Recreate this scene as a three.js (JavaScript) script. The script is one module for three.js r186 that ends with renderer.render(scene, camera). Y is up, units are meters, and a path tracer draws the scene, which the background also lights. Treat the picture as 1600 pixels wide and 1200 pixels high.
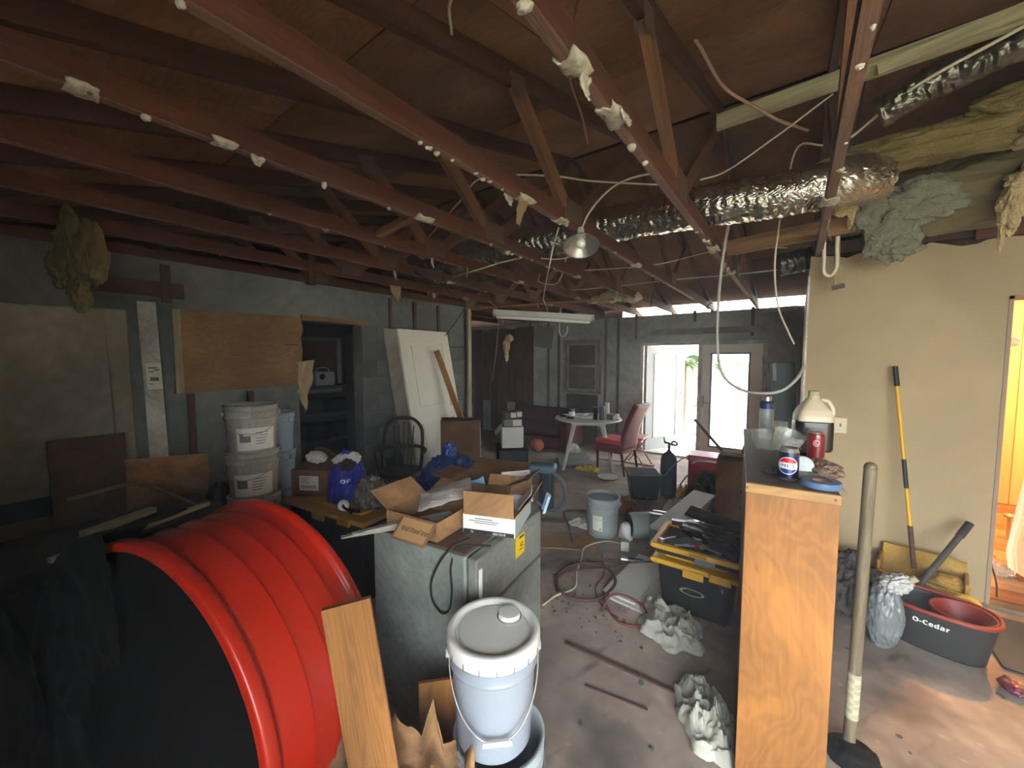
import * as THREE from 'three';
import { RoundedBoxGeometry } from 'three/addons/geometries/RoundedBoxGeometry.js';
import { mergeGeometries, mergeVertices } from 'three/addons/utils/BufferGeometryUtils.js';
import { ImprovedNoise } from 'three/addons/math/ImprovedNoise.js';

// ---------------------------------------------------------------- camera, sky, sun, exposure
const scene = new THREE.Scene();
const camera = new THREE.PerspectiveCamera(90, 4 / 3, 0.05, 200);   // 0.5x phone lens, 600 px focal length on a 1200 px frame
camera.position.set(0, 1.65, 0);
camera.rotation.order = 'YXZ';
camera.rotation.set(-0.0649, 0.637, 0);
scene.background = new THREE.Color(0.80, 0.90, 1.0);                 // thin bright overcast
scene.backgroundIntensity = 9.0;
const sun = new THREE.DirectionalLight(0xfff0dc, 80);
sun.position.set(-3.5, 17, -15.5);
sun.target.position.set(-1, 0, -7);
sun.castShadow = true;
sun.shadow.mapSize.set(2048, 2048);
Object.assign(sun.shadow.camera, { left: -14, right: 14, top: 14, bottom: -14, near: 1, far: 60 });
scene.add(sun, sun.target);
const renderer = new THREE.WebGLRenderer({ antialias: true });
renderer.toneMapping = THREE.LinearToneMapping;
renderer.toneMappingExposure = 2.3;
renderer.shadowMap.enabled = true;

// ---------------------------------------------------------------- helpers
const PI = Math.PI, V = (x, y, z) => new THREE.Vector3(x, y, z);
let seed = 20231;
const rnd = () => { seed = (seed + 0x6d2b79f5) | 0; let t = Math.imul(seed ^ (seed >>> 15), 1 | seed); t = (t + Math.imul(t ^ (t >>> 7), 61 | t)) ^ t; return ((t ^ (t >>> 14)) >>> 0) / 4294967296; };
const rr = (a, b) => a + (b - a) * rnd();
const perlin = new ImprovedNoise();
const N3 = (x, y, z, o = 3) => { let s = 0, a = 0.5; for (let i = 0; i < o; i++) { s += a * perlin.noise(x, y, z); x *= 2.03; y *= 2.03; z *= 2.03; a *= 0.5; } return s; };
const used = {};
const num = (n) => { const k = used[n] ?? 0; used[n] = k + 1; return k ? n + '_' + String(k).padStart(3, '0') : n; };
const flat = (g) => { g = g.index ? g.toNonIndexed() : g; for (const k of Object.keys(g.attributes)) if (!['position', 'normal', 'uv'].includes(k)) g.deleteAttribute(k); if (!g.attributes.uv) g.setAttribute('uv', new THREE.Float32BufferAttribute(new Float32Array(g.attributes.position.count * 2), 2)); g.morphAttributes = {}; return g; };
const merge = (a) => (Array.isArray(a) ? (a.length === 1 ? a[0] : mergeGeometries(a.map(flat))) : a);
function ob(name, geo, m, parent = scene, p, r) {
  const o = new THREE.Mesh(merge(geo), m); o.name = parent === scene ? num(name) : name; o.castShadow = o.receiveShadow = true;
  if (p) o.position.set(...p); if (r) o.rotation.set(...r);
  parent.add(o); return o;
}
function tag(o, label, category, group) { o.userData.label = label; o.userData.category = category; if (group) o.userData.group = group; return o; }
function T(name, label, category, p = [0, 0, 0], turn = 0, group) {
  const o = new THREE.Group(); o.name = num(name); o.position.set(...p); o.rotation.y = turn; scene.add(o); return tag(o, label, category, group);
}
function one(name, label, category, geo, m, p, r, group) { return tag(ob(name, geo, m, scene, p, r), label, category, group); }
function struct(name, geo, m, p, r) { const o = ob(name, geo, m, scene, p, r); o.userData.kind = 'structure'; return o; }
function structG(name, p = [0, 0, 0]) { const o = new THREE.Group(); o.name = num(name); o.position.set(...p); o.userData.kind = 'structure'; scene.add(o); return o; }
// planar uv in metres by face direction, the longest side along u
function metre(g, off = 0) {
  g.computeBoundingBox(); const s = g.boundingBox.getSize(V()), P = g.attributes.position, Nn = g.attributes.normal, uv = new Float32Array(P.count * 2);
  const L = s.x >= s.y && s.x >= s.z ? 0 : s.y >= s.z ? 1 : 2;
  for (let i = 0; i < P.count; i++) {
    const a = [Math.abs(Nn.getX(i)), Math.abs(Nn.getY(i)), Math.abs(Nn.getZ(i))], d = a[0] >= a[1] && a[0] >= a[2] ? 0 : a[1] >= a[2] ? 1 : 2, c = [P.getX(i), P.getY(i), P.getZ(i)];
    const ax = [0, 1, 2].filter((k) => k !== d); if (ax[1] === L) ax.reverse();
    uv[2 * i] = c[ax[0]] + off; uv[2 * i + 1] = c[ax[1]] + off * 0.37 + d * 0.21;
  }
  g.setAttribute('uv', new THREE.BufferAttribute(uv, 2)); return g;
}
const mv = (g, x = 0, y = 0, z = 0, rx = 0, ry = 0, rz = 0) => { if (rx || ry || rz) g.applyMatrix4(new THREE.Matrix4().makeRotationFromEuler(new THREE.Euler(rx, ry, rz, 'YXZ'))); return g.translate(x, y, z); };
const bx = (w, h, d, x = 0, y = 0, z = 0, rx = 0, ry = 0, rz = 0) => mv(metre(new THREE.BoxGeometry(w, h, d), rr(0, 3)), x, y, z, rx, ry, rz);
const rb = (w, h, d, r, x = 0, y = 0, z = 0, rx = 0, ry = 0, rz = 0) => mv(metre(new RoundedBoxGeometry(w, h, d, 3, r), rr(0, 3)), x, y, z, rx, ry, rz);
// a bar of section w (sideways) by h (upright) between two points
function bar(p, q, w, h, roll = 0) {
  const a = V(...p), b = V(...q), d = b.clone().sub(a), l = d.length(), g = metre(new THREE.BoxGeometry(l, h, w), rr(0, 5)); g.rotateX(roll);
  const x = d.normalize(), up = Math.abs(x.y) > 0.999 ? V(0, 0, 1) : V(0, 1, 0), z = V().crossVectors(x, up).normalize(), y = V().crossVectors(z, x);
  g.applyMatrix4(new THREE.Matrix4().makeBasis(x, y, z)); const m = a.add(b).multiplyScalar(0.5); return g.translate(m.x, m.y, m.z);
}
const rod = (p, q, r, r2 = r, seg = 10) => { const a = V(...p), b = V(...q), d = b.clone().sub(a), g = new THREE.CylinderGeometry(r2, r, d.length(), seg); g.applyQuaternion(new THREE.Quaternion().setFromUnitVectors(V(0, 1, 0), d.normalize())); const m = a.add(b).multiplyScalar(0.5); return g.translate(m.x, m.y, m.z); };
const tube = (pts, r, seg = 48, rad = 7, closed = false) => new THREE.TubeGeometry(new THREE.CatmullRomCurve3(pts.map((p) => V(...p)), closed, 'centripetal'), seg, r, rad, closed);
const lathe = (pts, seg = 40) => new THREE.LatheGeometry(pts.map((p) => new THREE.Vector2(...p)), seg);
const shape = (pts) => { const s = new THREE.Shape(); pts.forEach((p, i) => (i ? s.lineTo(...p) : s.moveTo(...p))); s.closePath(); return s; };
const ext = (s, depth, bevel = 0) => new THREE.ExtrudeGeometry(Array.isArray(s) ? shape(s) : s, { depth, bevelEnabled: bevel > 0, bevelSize: bevel, bevelThickness: bevel, bevelSegments: 2, curveSegments: 16 });
// lumpy closed body: an icosphere pushed about by noise, flattened where it rests (y = 0)
function lump(sx, sy, sz, amp = 0.35, freq = 2, sd = 0, det = 5, ridge = 0) {
  let g = new THREE.IcosahedronGeometry(1, det * 3); g.deleteAttribute('uv'); g.deleteAttribute('normal'); g = mergeVertices(g, 1e-4);
  const P = g.attributes.position, uv = new Float32Array(P.count * 2);
  for (let i = 0; i < P.count; i++) {
    const x = P.getX(i), y = P.getY(i), z = P.getZ(i); let n = N3(x * freq + sd, y * freq + sd * 1.7, z * freq - sd, 4);
    if (ridge) n = n * (1 - ridge) + ridge * (0.35 - Math.abs(N3(x * freq * 1.6 - sd, y * freq * 1.6 + sd, z * freq * 1.6 + 2 * sd, 3)) * 2.2);
    const k = 1 + amp * n * 2; P.setXYZ(i, x * k * sx, y * k * sy, z * k * sz); uv[2 * i] = x * sx * 1.3 + z * sz * 0.6; uv[2 * i + 1] = y * sy * 1.3 + z * sz * 0.8;
  }
  g.setAttribute('uv', new THREE.BufferAttribute(uv, 2)); g.computeVertexNormals(); return g;
}
// cloth lump lying on y = 0
function heap(sx, sy, sz, amp, freq, sd, ridge = 0.6) { const g = lump(sx, sy, sz, amp, freq, sd, 7, ridge), P = g.attributes.position; for (let i = 0; i < P.count; i++) { const y = P.getY(i) + sy * 0.15; P.setY(i, y < 0.004 ? 0.004 + 0.002 * rnd() : y); } g.computeVertexNormals(); return g; }
// crumpled cloth dropped on y = 0: folds that wander, an uneven hem tucked to the floor
function cloth(w, d, h, s, fold = 1) { const n = 72, p = [], uv = [], ix = [];
  for (let j = 0; j <= n; j++) for (let i = 0; i <= n; i++) { const a = i / n * 2 * PI, r = j / n, R = 1 + N3(Math.cos(a) * 1.3 + s, Math.sin(a) * 1.3, s, 3) * 0.8, x = Math.cos(a) * r * R, z = Math.sin(a) * r * R;
    const wx = x + N3(x * 1.4 + s, z * 1.4, 3, 3) * 0.9, wz = z + N3(x * 1.4, z * 1.4 + s, 8, 3) * 0.9, f1 = Math.pow(1 - Math.abs(Math.sin(wx * 3.6 + wz * 1.9 + s)), 1.4), f2 = Math.pow(1 - Math.abs(Math.sin(wz * 6.3 - wx * 4.1 + 2 * s)), 1.6) + 0.5 * Math.pow(1 - Math.abs(Math.sin(wz * 11 + wx * 7 + s)), 1.5), e = Math.pow(Math.max(0, 1 - r * r), 0.45);
    p.push(x * w, 0.006 + e * h * (0.42 + 0.5 * N3(x * 1.2 + s, z * 1.2, 5, 2) + fold * (0.42 * f1 + 0.3 * f2)), z * d); uv.push(x, z); }
  for (let j = 0; j < n; j++) for (let i = 0; i < n; i++) { const a = j * (n + 1) + i; ix.push(a, a + 1, a + n + 2, a, a + n + 2, a + n + 1); }
  let g = new THREE.BufferGeometry(); g.setAttribute('position', new THREE.Float32BufferAttribute(p, 3)); g.setAttribute('uv', new THREE.Float32BufferAttribute(uv, 2)); g.setIndex(ix); g.computeVertexNormals(); return g; }
// a bent, uneven sheet with thickness; f(u, v) gives a point
function sheet(nu, nv, f, t = 0.002) {
  const p = [], uv = [], idx = [], W = nu + 1;
  for (let s = 0; s < 2; s++) for (let j = 0; j <= nv; j++) for (let i = 0; i <= nu; i++) {
    const u = i / nu, v = j / nv, a = V(...f(u, v)), du = V(...f(u + 1e-3, v)).sub(V(...f(u - 1e-3, v))), dv = V(...f(u, v + 1e-3)).sub(V(...f(u, v - 1e-3))), n = du.cross(dv).normalize().multiplyScalar(s ? -t / 2 : t / 2);
    a.add(n); p.push(a.x, a.y, a.z); uv.push(u, v);
  }
  const K = W * (nv + 1), q = (a, b, c, d) => idx.push(a, b, c, a, c, d);
  for (let j = 0; j < nv; j++) for (let i = 0; i < nu; i++) { const a = j * W + i; q(a, a + 1, a + W + 1, a + W); q(K + a, K + a + W, K + a + W + 1, K + a + 1); }
  for (let i = 0; i < nu; i++) { q(i, K + i, K + i + 1, i + 1); const a = nv * W + i; q(a, a + 1, K + a + 1, K + a); }
  for (let j = 0; j < nv; j++) { const a = j * W; q(a, a + W, K + a + W, K + a); const b = a + nu; q(b, K + b, K + b + W, b + W); }
  const g = new THREE.BufferGeometry(); g.setAttribute('position', new THREE.Float32BufferAttribute(p, 3)); g.setAttribute('uv', new THREE.Float32BufferAttribute(uv, 2)); g.setIndex(idx); g.computeVertexNormals(); return g;
}
// ---------------------------------------------------------------- textures
function tex(w, h, f, srgb = true, rep = 1) {   // f(u, v) -> grey or [r, g, b], 0..255
  const d = new Uint8Array(w * h * 4);
  for (let y = 0; y < h; y++) for (let x = 0; x < w; x++) { const c = f(x / w, y / h), i = (y * w + x) * 4; for (let k = 0; k < 3; k++) d[i + k] = Math.max(0, Math.min(255, Array.isArray(c) ? c[k] : c)); d[i + 3] = 255; }
  const t = new THREE.DataTexture(d, w, h); t.wrapS = t.wrapT = THREE.RepeatWrapping; t.magFilter = THREE.LinearFilter; t.minFilter = THREE.LinearMipmapLinearFilter; t.generateMipmaps = true; if (srgb) t.colorSpace = THREE.SRGBColorSpace; t.repeat.set(...(Array.isArray(rep) ? rep : [rep, rep])); t.needsUpdate = true; return t;
}
// noise that repeats every 1 in u and v
const TN = (u, v, fu, fv, o = 4, s = 0) => { const A = u * 2 * PI, B = v * 2 * PI, ru = fu / (2 * PI), rv = fv / (2 * PI); return N3(Math.cos(A) * ru + s, Math.sin(A) * ru + Math.cos(B) * rv + s * 2, Math.sin(B) * rv - s, o); };
const grainT = tex(512, 512, (u, v) => { const w = TN(u, v, 2, 5, 3, 3), l = Math.sin((v * 26 + w * 9) * 2 * PI) * 14, f = TN(u, v, 6, 160, 2, 9) * 60, k = TN(u, v, 3, 6, 3, 17) * 70; return 196 + l * 0.7 + f + k; }, true, [0.6, 3]);
const plyT = tex(512, 512, (u, v) => { const w = TN(u, v, 3, 6, 4, 31), l = Math.sin((v * 9 + w * 7) * 2 * PI) * 16, f = TN(u, v, 8, 120, 2, 5) * 46, kn = TN(u, v, 14, 30, 2, 77), k = kn > 0.36 ? -(kn - 0.36) * 420 : 0, d = TN(u, v, 3, 3, 4, 12) * 70; return 196 + l * 0.5 + f * 0.5 + k + d; }, true, 0.8);
const dustT = tex(512, 512, (u, v) => 205 + TN(u, v, 5, 5, 5, 2) * 90 + TN(u, v, 60, 60, 2, 8) * 40, true, 0.7);
const softT = tex(256, 256, (u, v) => 236 + TN(u, v, 3, 3, 4, 12) * 34, true, 0.5);
const wallT = tex(512, 512, (u, v) => 208 + TN(u, v, 2.5, 3.5, 5, 42) * 110 + TN(u, v, 40, 40, 2, 6) * 34, true, 0.33);
const roughB = tex(256, 256, (u, v) => 128 + TN(u, v, 26, 26, 4, 1) * 200, false, 2.5);
const foilB = tex(512, 512, (u, v) => 128 + Math.sin((u * 30 + TN(u, v, 4, 9, 3, 4) * 3) * 2 * PI) * 40 + TN(u, v, 30, 14, 4, 21) * 170, false, [1, 1]);
const crumB = tex(512, 512, (u, v) => 128 + Math.abs(TN(u, v, 8, 8, 4, 3)) * 380 - 60, false, 1);
const fluffB = tex(256, 256, (u, v) => 128 + TN(u, v, 34, 34, 5, 13) * 260, false, 3);
const canvas = (w, h, draw) => { const c = document.createElement('canvas'); c.width = w; c.height = h; draw(c.getContext('2d'), w, h); const t = new THREE.CanvasTexture(c); t.colorSpace = THREE.SRGBColorSpace; return t; };
const decal = (t, rough = 0.7) => new THREE.MeshStandardMaterial({ map: t, roughness: rough });
// ---------------------------------------------------------------- materials
const mat = (hex, roughness = 0.8, o = {}) => new THREE.MeshStandardMaterial({ color: hex, roughness, ...o });
const phys = (hex, roughness, o) => new THREE.MeshPhysicalMaterial({ color: hex, roughness, ...o });
const wood = (hex, r = 0.85) => mat(hex, r, { map: grainT, bumpMap: grainT, bumpScale: 0.0008 });
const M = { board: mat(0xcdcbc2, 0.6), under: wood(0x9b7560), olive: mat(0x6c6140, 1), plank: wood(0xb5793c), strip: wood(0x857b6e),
  truss: wood(0x71402a), truss2: wood(0x64402c), web: wood(0x9b6c48), web2: wood(0x7d5236), plywood: mat(0xa67448, 0.9, { map: plyT, bumpMap: plyT, bumpScale: 0.0006 }), plywood2: mat(0x8c6644, 0.9, { map: plyT, bumpMap: plyT, bumpScale: 0.0006 }),
  pine: wood(0xc08a4a), pale: wood(0xcfc5a0), tan: wood(0xb98c5c), oldwood: wood(0x6b4a36), darkwood: wood(0x3f2a20, 0.55), plate: mat(0x6a5848, 0.6, { metalness: 0.5 }),
  scrap: mat(0xd8d0b6, 0.95, { map: dustT }), kraft: mat(0xb88a5c, 0.9, { map: dustT }), kraftIn: mat(0xa4764a, 0.92, { map: dustT }), kraftDark: mat(0x84603f, 0.92, { map: dustT }), brownboard: mat(0x6e523b, 0.95, { map: dustT }),
  block: mat(0x8f948e, 0.95, { map: wallT, bumpMap: roughB, bumpScale: 0.004 }), block2: mat(0x868a82, 0.95, { map: wallT, bumpMap: roughB, bumpScale: 0.004 }), block3: mat(0x979b93, 0.95, { map: wallT, bumpMap: roughB, bumpScale: 0.004 }), mortar: mat(0x7a7c76, 1, { map: wallT, bumpMap: roughB, bumpScale: 0.004 }),
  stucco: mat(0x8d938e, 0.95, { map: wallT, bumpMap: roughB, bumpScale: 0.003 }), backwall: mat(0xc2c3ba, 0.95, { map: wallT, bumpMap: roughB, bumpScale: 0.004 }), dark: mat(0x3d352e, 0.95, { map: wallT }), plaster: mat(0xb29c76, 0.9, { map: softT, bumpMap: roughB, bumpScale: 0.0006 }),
  white: mat(0xe6e2d6, 0.6, { map: dustT }), door: mat(0xe4dfcf, 0.55), whiteBoard: mat(0xc3bba6, 0.85, { map: wallT }), plastic: mat(0xdcdcd4, 0.42), dimmedLeaf: mat(0x8f9698, 0.5), dirtyPlastic: mat(0xc4bfb2, 0.5, { map: dustT }), plasticGrey: mat(0xa9b0b4, 0.35), greyPail: mat(0x8d9590, 0.5), black: mat(0x0c0c0d, 0.6), blackGloss: mat(0x0b0b0d, 0.25), rubber: phys(0x0b0b0b, 0.9, { specularIntensity: 0.4 }),
  red: phys(0xb3240f, 0.34, { clearcoat: 0.25, clearcoatRoughness: 0.3 }), drumFace: phys(0x0b0908, 0.95, { specularIntensity: 0.25 }), yellow: mat(0xd9a416, 0.5), yellow2: mat(0xe0b82c, 0.6), steel: mat(0xb9b7b2, 0.35, { metalness: 0.85 }), pipe: mat(0x8f8064, 0.6, { metalness: 0.35, map: dustT }), iron: mat(0x4f4a45, 0.6, { metalness: 0.5 }),
  foil: mat(0xc6c2b8, 0.26, { metalness: 0.95, bumpMap: foilB, bumpScale: 0.006 }), foilDull: mat(0x6f6c62, 0.3, { metalness: 0.85, bumpMap: foilB, bumpScale: 0.002 }), insul: mat(0x7d6e44, 1, { bumpMap: fluffB, bumpScale: 0.006 }), insulGrey: mat(0x7c7a64, 1, { bumpMap: fluffB, bumpScale: 0.006 }), insulPale: mat(0xb39d72, 1, { bumpMap: fluffB, bumpScale: 0.005 }),
  glass: phys(0xffffff, 0.03, { transmission: 1, thickness: 0, ior: 1.45 }), clear: phys(0xf4f4ee, 0.12, { transmission: 0.85, thickness: 0, ior: 1.4 }), frost: phys(0xdfeae8, 0.35, { transmission: 0.8, thickness: 0 }),
  cord: mat(0xcfc6ae, 0.7), cordDark: mat(0x1a1817, 0.7), hose: mat(0x4b302a, 0.7), hoseRed: mat(0x6d372a, 0.7), rag: mat(0xaeab9b, 1), blueBag: phys(0x21407f, 0.4, { clearcoat: 0.2, bumpMap: crumB, bumpScale: 0.01 }),
  fridge: mat(0x9aa098, 0.5, { map: dustT }), fridgeDoor: mat(0x8f9086, 0.5, { map: dustT }), fridgeTop: mat(0x6f5a48, 0.5, { map: grainT }), orangeWood: mat(0xbd7a32, 0.6, { map: plyT }), maroon: mat(0x4a1c1c, 0.9), redSeat: mat(0xb5303a, 0.7), redLeather: mat(0x6a1f28, 0.5),
  leaf: phys(0x2f5212, 0.7, { side: THREE.DoubleSide }), trunk: wood(0x8d7b62), grass: mat(0x66803f, 1), patio: mat(0xa8a295, 0.9, { map: dustT }), paper: mat(0xdfdcd3, 0.8), orangeBall: mat(0xb9592a, 0.75, { bumpMap: roughB, bumpScale: 0.002 }),
};
const canvasNoise = 0;
// ---------------------------------------------------------------- the room
const wallXY = (pts, holes, t) => { const s = shape(pts); holes.forEach((h) => s.holes.push(new THREE.Path(h.map((p) => new THREE.Vector2(...p))))); return metre(ext(s, t)); };
const rect = (x0, y0, x1, y1) => [[x0, y0], [x1, y0], [x1, y1], [x0, y1]];
{ // floor: worn concrete with adhesive residue, damp stains and paler scraped patches
  const X0 = -7, X1 = 3.6, Z0 = -7, Z1 = 0.8;
  const t = tex(1024, 1024, (u, v) => {
    const x = X0 + u * (X1 - X0), z = Z1 + v * (Z0 - Z1);
    let g = 150 + N3(x * 1.1, z * 1.1, 3, 5) * 60 + N3(x * 9, z * 9, 7, 3) * 30;
    const res = N3(x * 2.3 + 5, z * 2.3, 11, 4); if (res > 0.12) g += (res - 0.12) * 160;
    const st = N3(x * 1.7, z * 1.7 + 9, 21, 4); if (st > 0.14) g -= (st - 0.14) * 190;
    const spec = N3(x * 22, z * 22, 31, 2); if (spec > 0.3) g += (spec - 0.3) * 220;
    const streak = N3(x * 14 + z * 6, z * 3 - x * 1.5, 55, 3); if (streak > 0.22) g -= (streak - 0.22) * 150;
    const grey = Math.max(0, Math.min(1, (x - 0.25) * 2)) * (0.5 + N3(x * 2, z * 2, 70, 3));
    const r = g * 0.98, gg = g * (0.865 + grey * 0.07), b = g * (0.775 + grey * 0.08);
    return [r + grey * 14, gg + grey * 14, b + grey * 10];
  });
  const g = new THREE.BoxGeometry(X1 - X0, 0.12, Z1 - Z0, 1, 1, 1);
  const P = g.attributes.position, uv = g.attributes.uv; for (let i = 0; i < P.count; i++) uv.setXY(i, (P.getX(i) + (X1 - X0) / 2) / (X1 - X0), ((Z1 - Z0) / 2 - P.getZ(i)) / (Z1 - Z0));
  struct('floor', g, mat(0xffffff, 0.72, { map: t, bumpMap: roughB, bumpScale: 0.002 }), [(X0 + X1) / 2, -0.06, (Z0 + Z1) / 2]);
}
struct('ground', bx(70, 0.1, 24, 0, -0.2, -18.9), M.patio); struct('ground_front', bx(70, 0.1, 22, 0, -0.2, 11.75), mat(0x4c5240, 1, { map: dustT }));
// front wall behind the camera: one wide unseen opening, sized for its daylight
struct('wall_front', wallXY([[-7, -0.1], [3.5, -0.1], [3.5, 2.75], [-7, 2.75]], [rect(0.1, 0, 3.1, 2.44)], 0.18).translate(0, 0, 0.55), M.stucco);
struct('roof_added_cover', bx(8, 0.1, 2.4, -1.5, 2.98, -8.2), M.white);  // added cover, out of view, that shades the open door leaf and yard
for (const [k, x] of [[1, -5.2], [2, 2.2]]) struct('pillar_added_' + k, bx(0.12, 3.1, 0.12, x, 1.4, -9.3), M.white);  // posts added to carry the added cover
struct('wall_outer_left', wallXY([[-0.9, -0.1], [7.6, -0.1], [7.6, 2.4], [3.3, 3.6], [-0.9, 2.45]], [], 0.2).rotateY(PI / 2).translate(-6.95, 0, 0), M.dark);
struct('wall_outer_right', wallXY([[-0.9, -0.1], [7.6, -0.1], [7.6, 2.4], [3.3, 3.6], [-0.9, 2.45]], [], 0.2).rotateY(PI / 2).translate(3.35, 0, 0), M.plaster);
// back wall with the french door and a small window
const back = struct('wall_back', wallXY([[-6.9, -0.1], [3.5, -0.1], [3.5, 2.4], [-6.9, 2.4]], [rect(-2.2, 0, -0.35, 1.93), rect(-3.66, 1.03, -3.0, 1.96)], 0.2).translate(0, 0, -7.0), M.backwall);
for (const [x, y0, y1] of [[-4.55, 0, 2.43], [-4.1, 0, 2.43], [-3.85, 0.2, 2.43], [-2.86, 0, 2.4], [-2.62, 0.3, 2.43], [-2.3, 2.0, 2.43], [-1.35, 2.25, 2.43], [-0.55, 2.0, 2.43]]) ob('furring_strip', bx(0.045, y1 - y0, 0.02, x, (y0 + y1) / 2, -6.79), M.strip, back);
ob('beam_recess', bx(1.95, 0.1, 0.03, -1.25, 2.1, -6.787), M.backwall, back);
struct('trim_1', bx(4.3, 0.17, 0.03, -4.75, 2.49, -6.93), M.oldwood);
// brown boards in the dark recess at the left end of the back wall
const panelling = structG('wall_recess_panels');
for (let i = 0; i < 9; i++) ob('panel_board', bx(0.22, i % 3 ? 2.3 : 1.6, 0.02, -6.45 + i * 0.235, i % 3 ? 1.18 : 1.5, -6.785), i % 2 ? M.brownboard : M.oldwood, panelling);
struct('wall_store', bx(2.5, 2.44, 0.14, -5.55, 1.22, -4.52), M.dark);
// left wall: smooth rendered part, bond beam over the opening, and a pier of concrete blocks
const wl = structG('wall_left');
ob('wall_face', wallXY([[-0.6, 0], [1.86, 0], [1.86, 2.05], [4.42, 2.05], [4.42, 2.44], [-0.6, 2.44]], [], 0.2).rotateY(PI / 2).translate(-4.3, 0, 0), M.stucco, wl);
ob('mortar_core', bx(0.184, 2.05, 1.83, -4.2, 1.025, -3.505), M.mortar, wl);
{ const bl = [0, 1, 2].map(() => rb(0.2, 0.196, 0.392, 0.006)), hf = rb(0.2, 0.196, 0.192, 0.006), ms = [M.block, M.block2, M.block3];
  for (let r = 0; r < 10; r++) { let z = -2.59; const cells = r % 2 ? [0.2, 0.4, 0.4, 0.4, 0.4] : [0.4, 0.4, 0.4, 0.4, 0.2];
    for (const c of cells) { const o = ob('concrete_block', c > 0.3 ? bl[Math.floor(rnd() * 3)] : hf, ms[Math.floor(rnd() * 3)], wl); o.position.set(-4.2 + rr(-0.002, 0.002), 0.1025 + r * 0.205, z - c / 2); z -= c; } } }
for (const [z, y0, y1, w] of [[-2.98, 1.98, 2.4, 0.04], [-3.36, 1.6, 2.4, 0.05], [-3.78, 0.1, 2.4, 0.04]]) ob('furring_strip', bx(0.02, y1 - y0, w, -4.09, (y0 + y1) / 2, z), M.oldwood, wl);
ob('lintel_board', bx(0.02, 0.12, 0.5, -4.085, 2.2, -0.72), M.oldwood, wl); ob('lintel_board', bx(0.02, 0.3, 0.06, -4.08, 2.25, -0.86), M.oldwood, wl); ob('corner_stud', bx(0.05, 2.42, 0.07, -4.07, 1.21, -4.38), M.pale, wl); ob('stud_gap', bx(0.02, 2.4, 0.03, -4.085, 1.2, -4.325), M.darkwood, wl);
for (const z of [-0.98, -1.42]) ob('furring_strip', bx(0.02, 1.35, 0.05, -4.09, 0.68, z), M.oldwood, wl);
struct('trim_2', bar([-4.08, 2.08, -1.9], [-4.08, 2.06, -2.66], 0.04, 0.045), M.pine);
// partition on the right: drywall with a torn top edge and a cased doorway to a lit bathroom
{ const top = []; for (let i = 0; i <= 46; i++) { const x = 3.35 - i * 0.0715; top.push([x, 2.43 + N3(x * 5, 1, 4, 3) * 0.1 + (x > 0.5 && x < 0.95 ? -0.02 : 0)]); } top[top.length - 1][0] = 0.06;
  const w = struct('wall_right', wallXY([[0.06, 0], [3.35, 0], ...top], [rect(1.07, 0.0, 1.93, 2.05)], 0.12).translate(0, 0, -3.98), M.plaster);
  ob('corner_bead', bx(0.012, 2.3, 0.124, 0.055, 1.15, -3.92), M.white, w);
  ob('top_plate', bx(3.2, 0.09, 0.09, 1.75, 2.5, -3.93), M.oldwood, w); ob('top_plate', bx(0.7, 0.1, 0.03, 1.25, 2.47, -3.84), M.truss, w);
  ob('door_jamb', [bx(0.02, 2.05, 0.13, 1.08, 1.025, -3.92), bx(0.86, 0.02, 0.13, 1.5, 2.04, -3.92), bx(0.02, 2.05, 0.13, 1.92, 1.025, -3.92)], mat(0x8e7a64, 0.8), w);
  ob('stair_edge', bx(0.9, 0.025, 0.1, 1.5, 0.012, -3.9), M.pipe, w); }
struct('wall_bathroom_left', bx(0.1, 2.44, 2.84, 0.11, 1.22, -5.39), M.whiteBoard); struct('wall_bathroom_right', bx(0.1, 2.44, 2.84, 2.6, 1.22, -5.39), mat(0xdccbac, 0.7));
struct('ceiling_bathroom', bx(2.6, 0.06, 2.86, 1.36, 2.36, -5.42), M.whiteBoard);
{ const bw = structG('wall_bathroom_back'); ob('wall_face', bx(2.5, 2.44, 0.05, 1.33, 1.22, -6.76), mat(0xd9c3a0, 0.6), bw);
  for (let i = 0; i < 9; i++) ob('wall_panel', rb(0.262, 2.4, 0.02, 0.004, 0.22 + i * 0.27, 1.22, -6.72), mat(i % 2 ? 0xe2cfae : 0xd6c09a, 0.55), bw);
  const bf = structG('floor_bathroom'); for (let i = 0; i < 13; i++) for (let k = 0; k < 2; k++) ob('plank', bx(1.2, 0.014, 0.205, 0.78 + k * 1.21 - (i % 2) * 0.3, 0.007, -4.1 - i * 0.21), [M.pine, wood(0xc79a5e, 0.5), wood(0xd9b078, 0.5)][(i + k) % 3], bf); }
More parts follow.
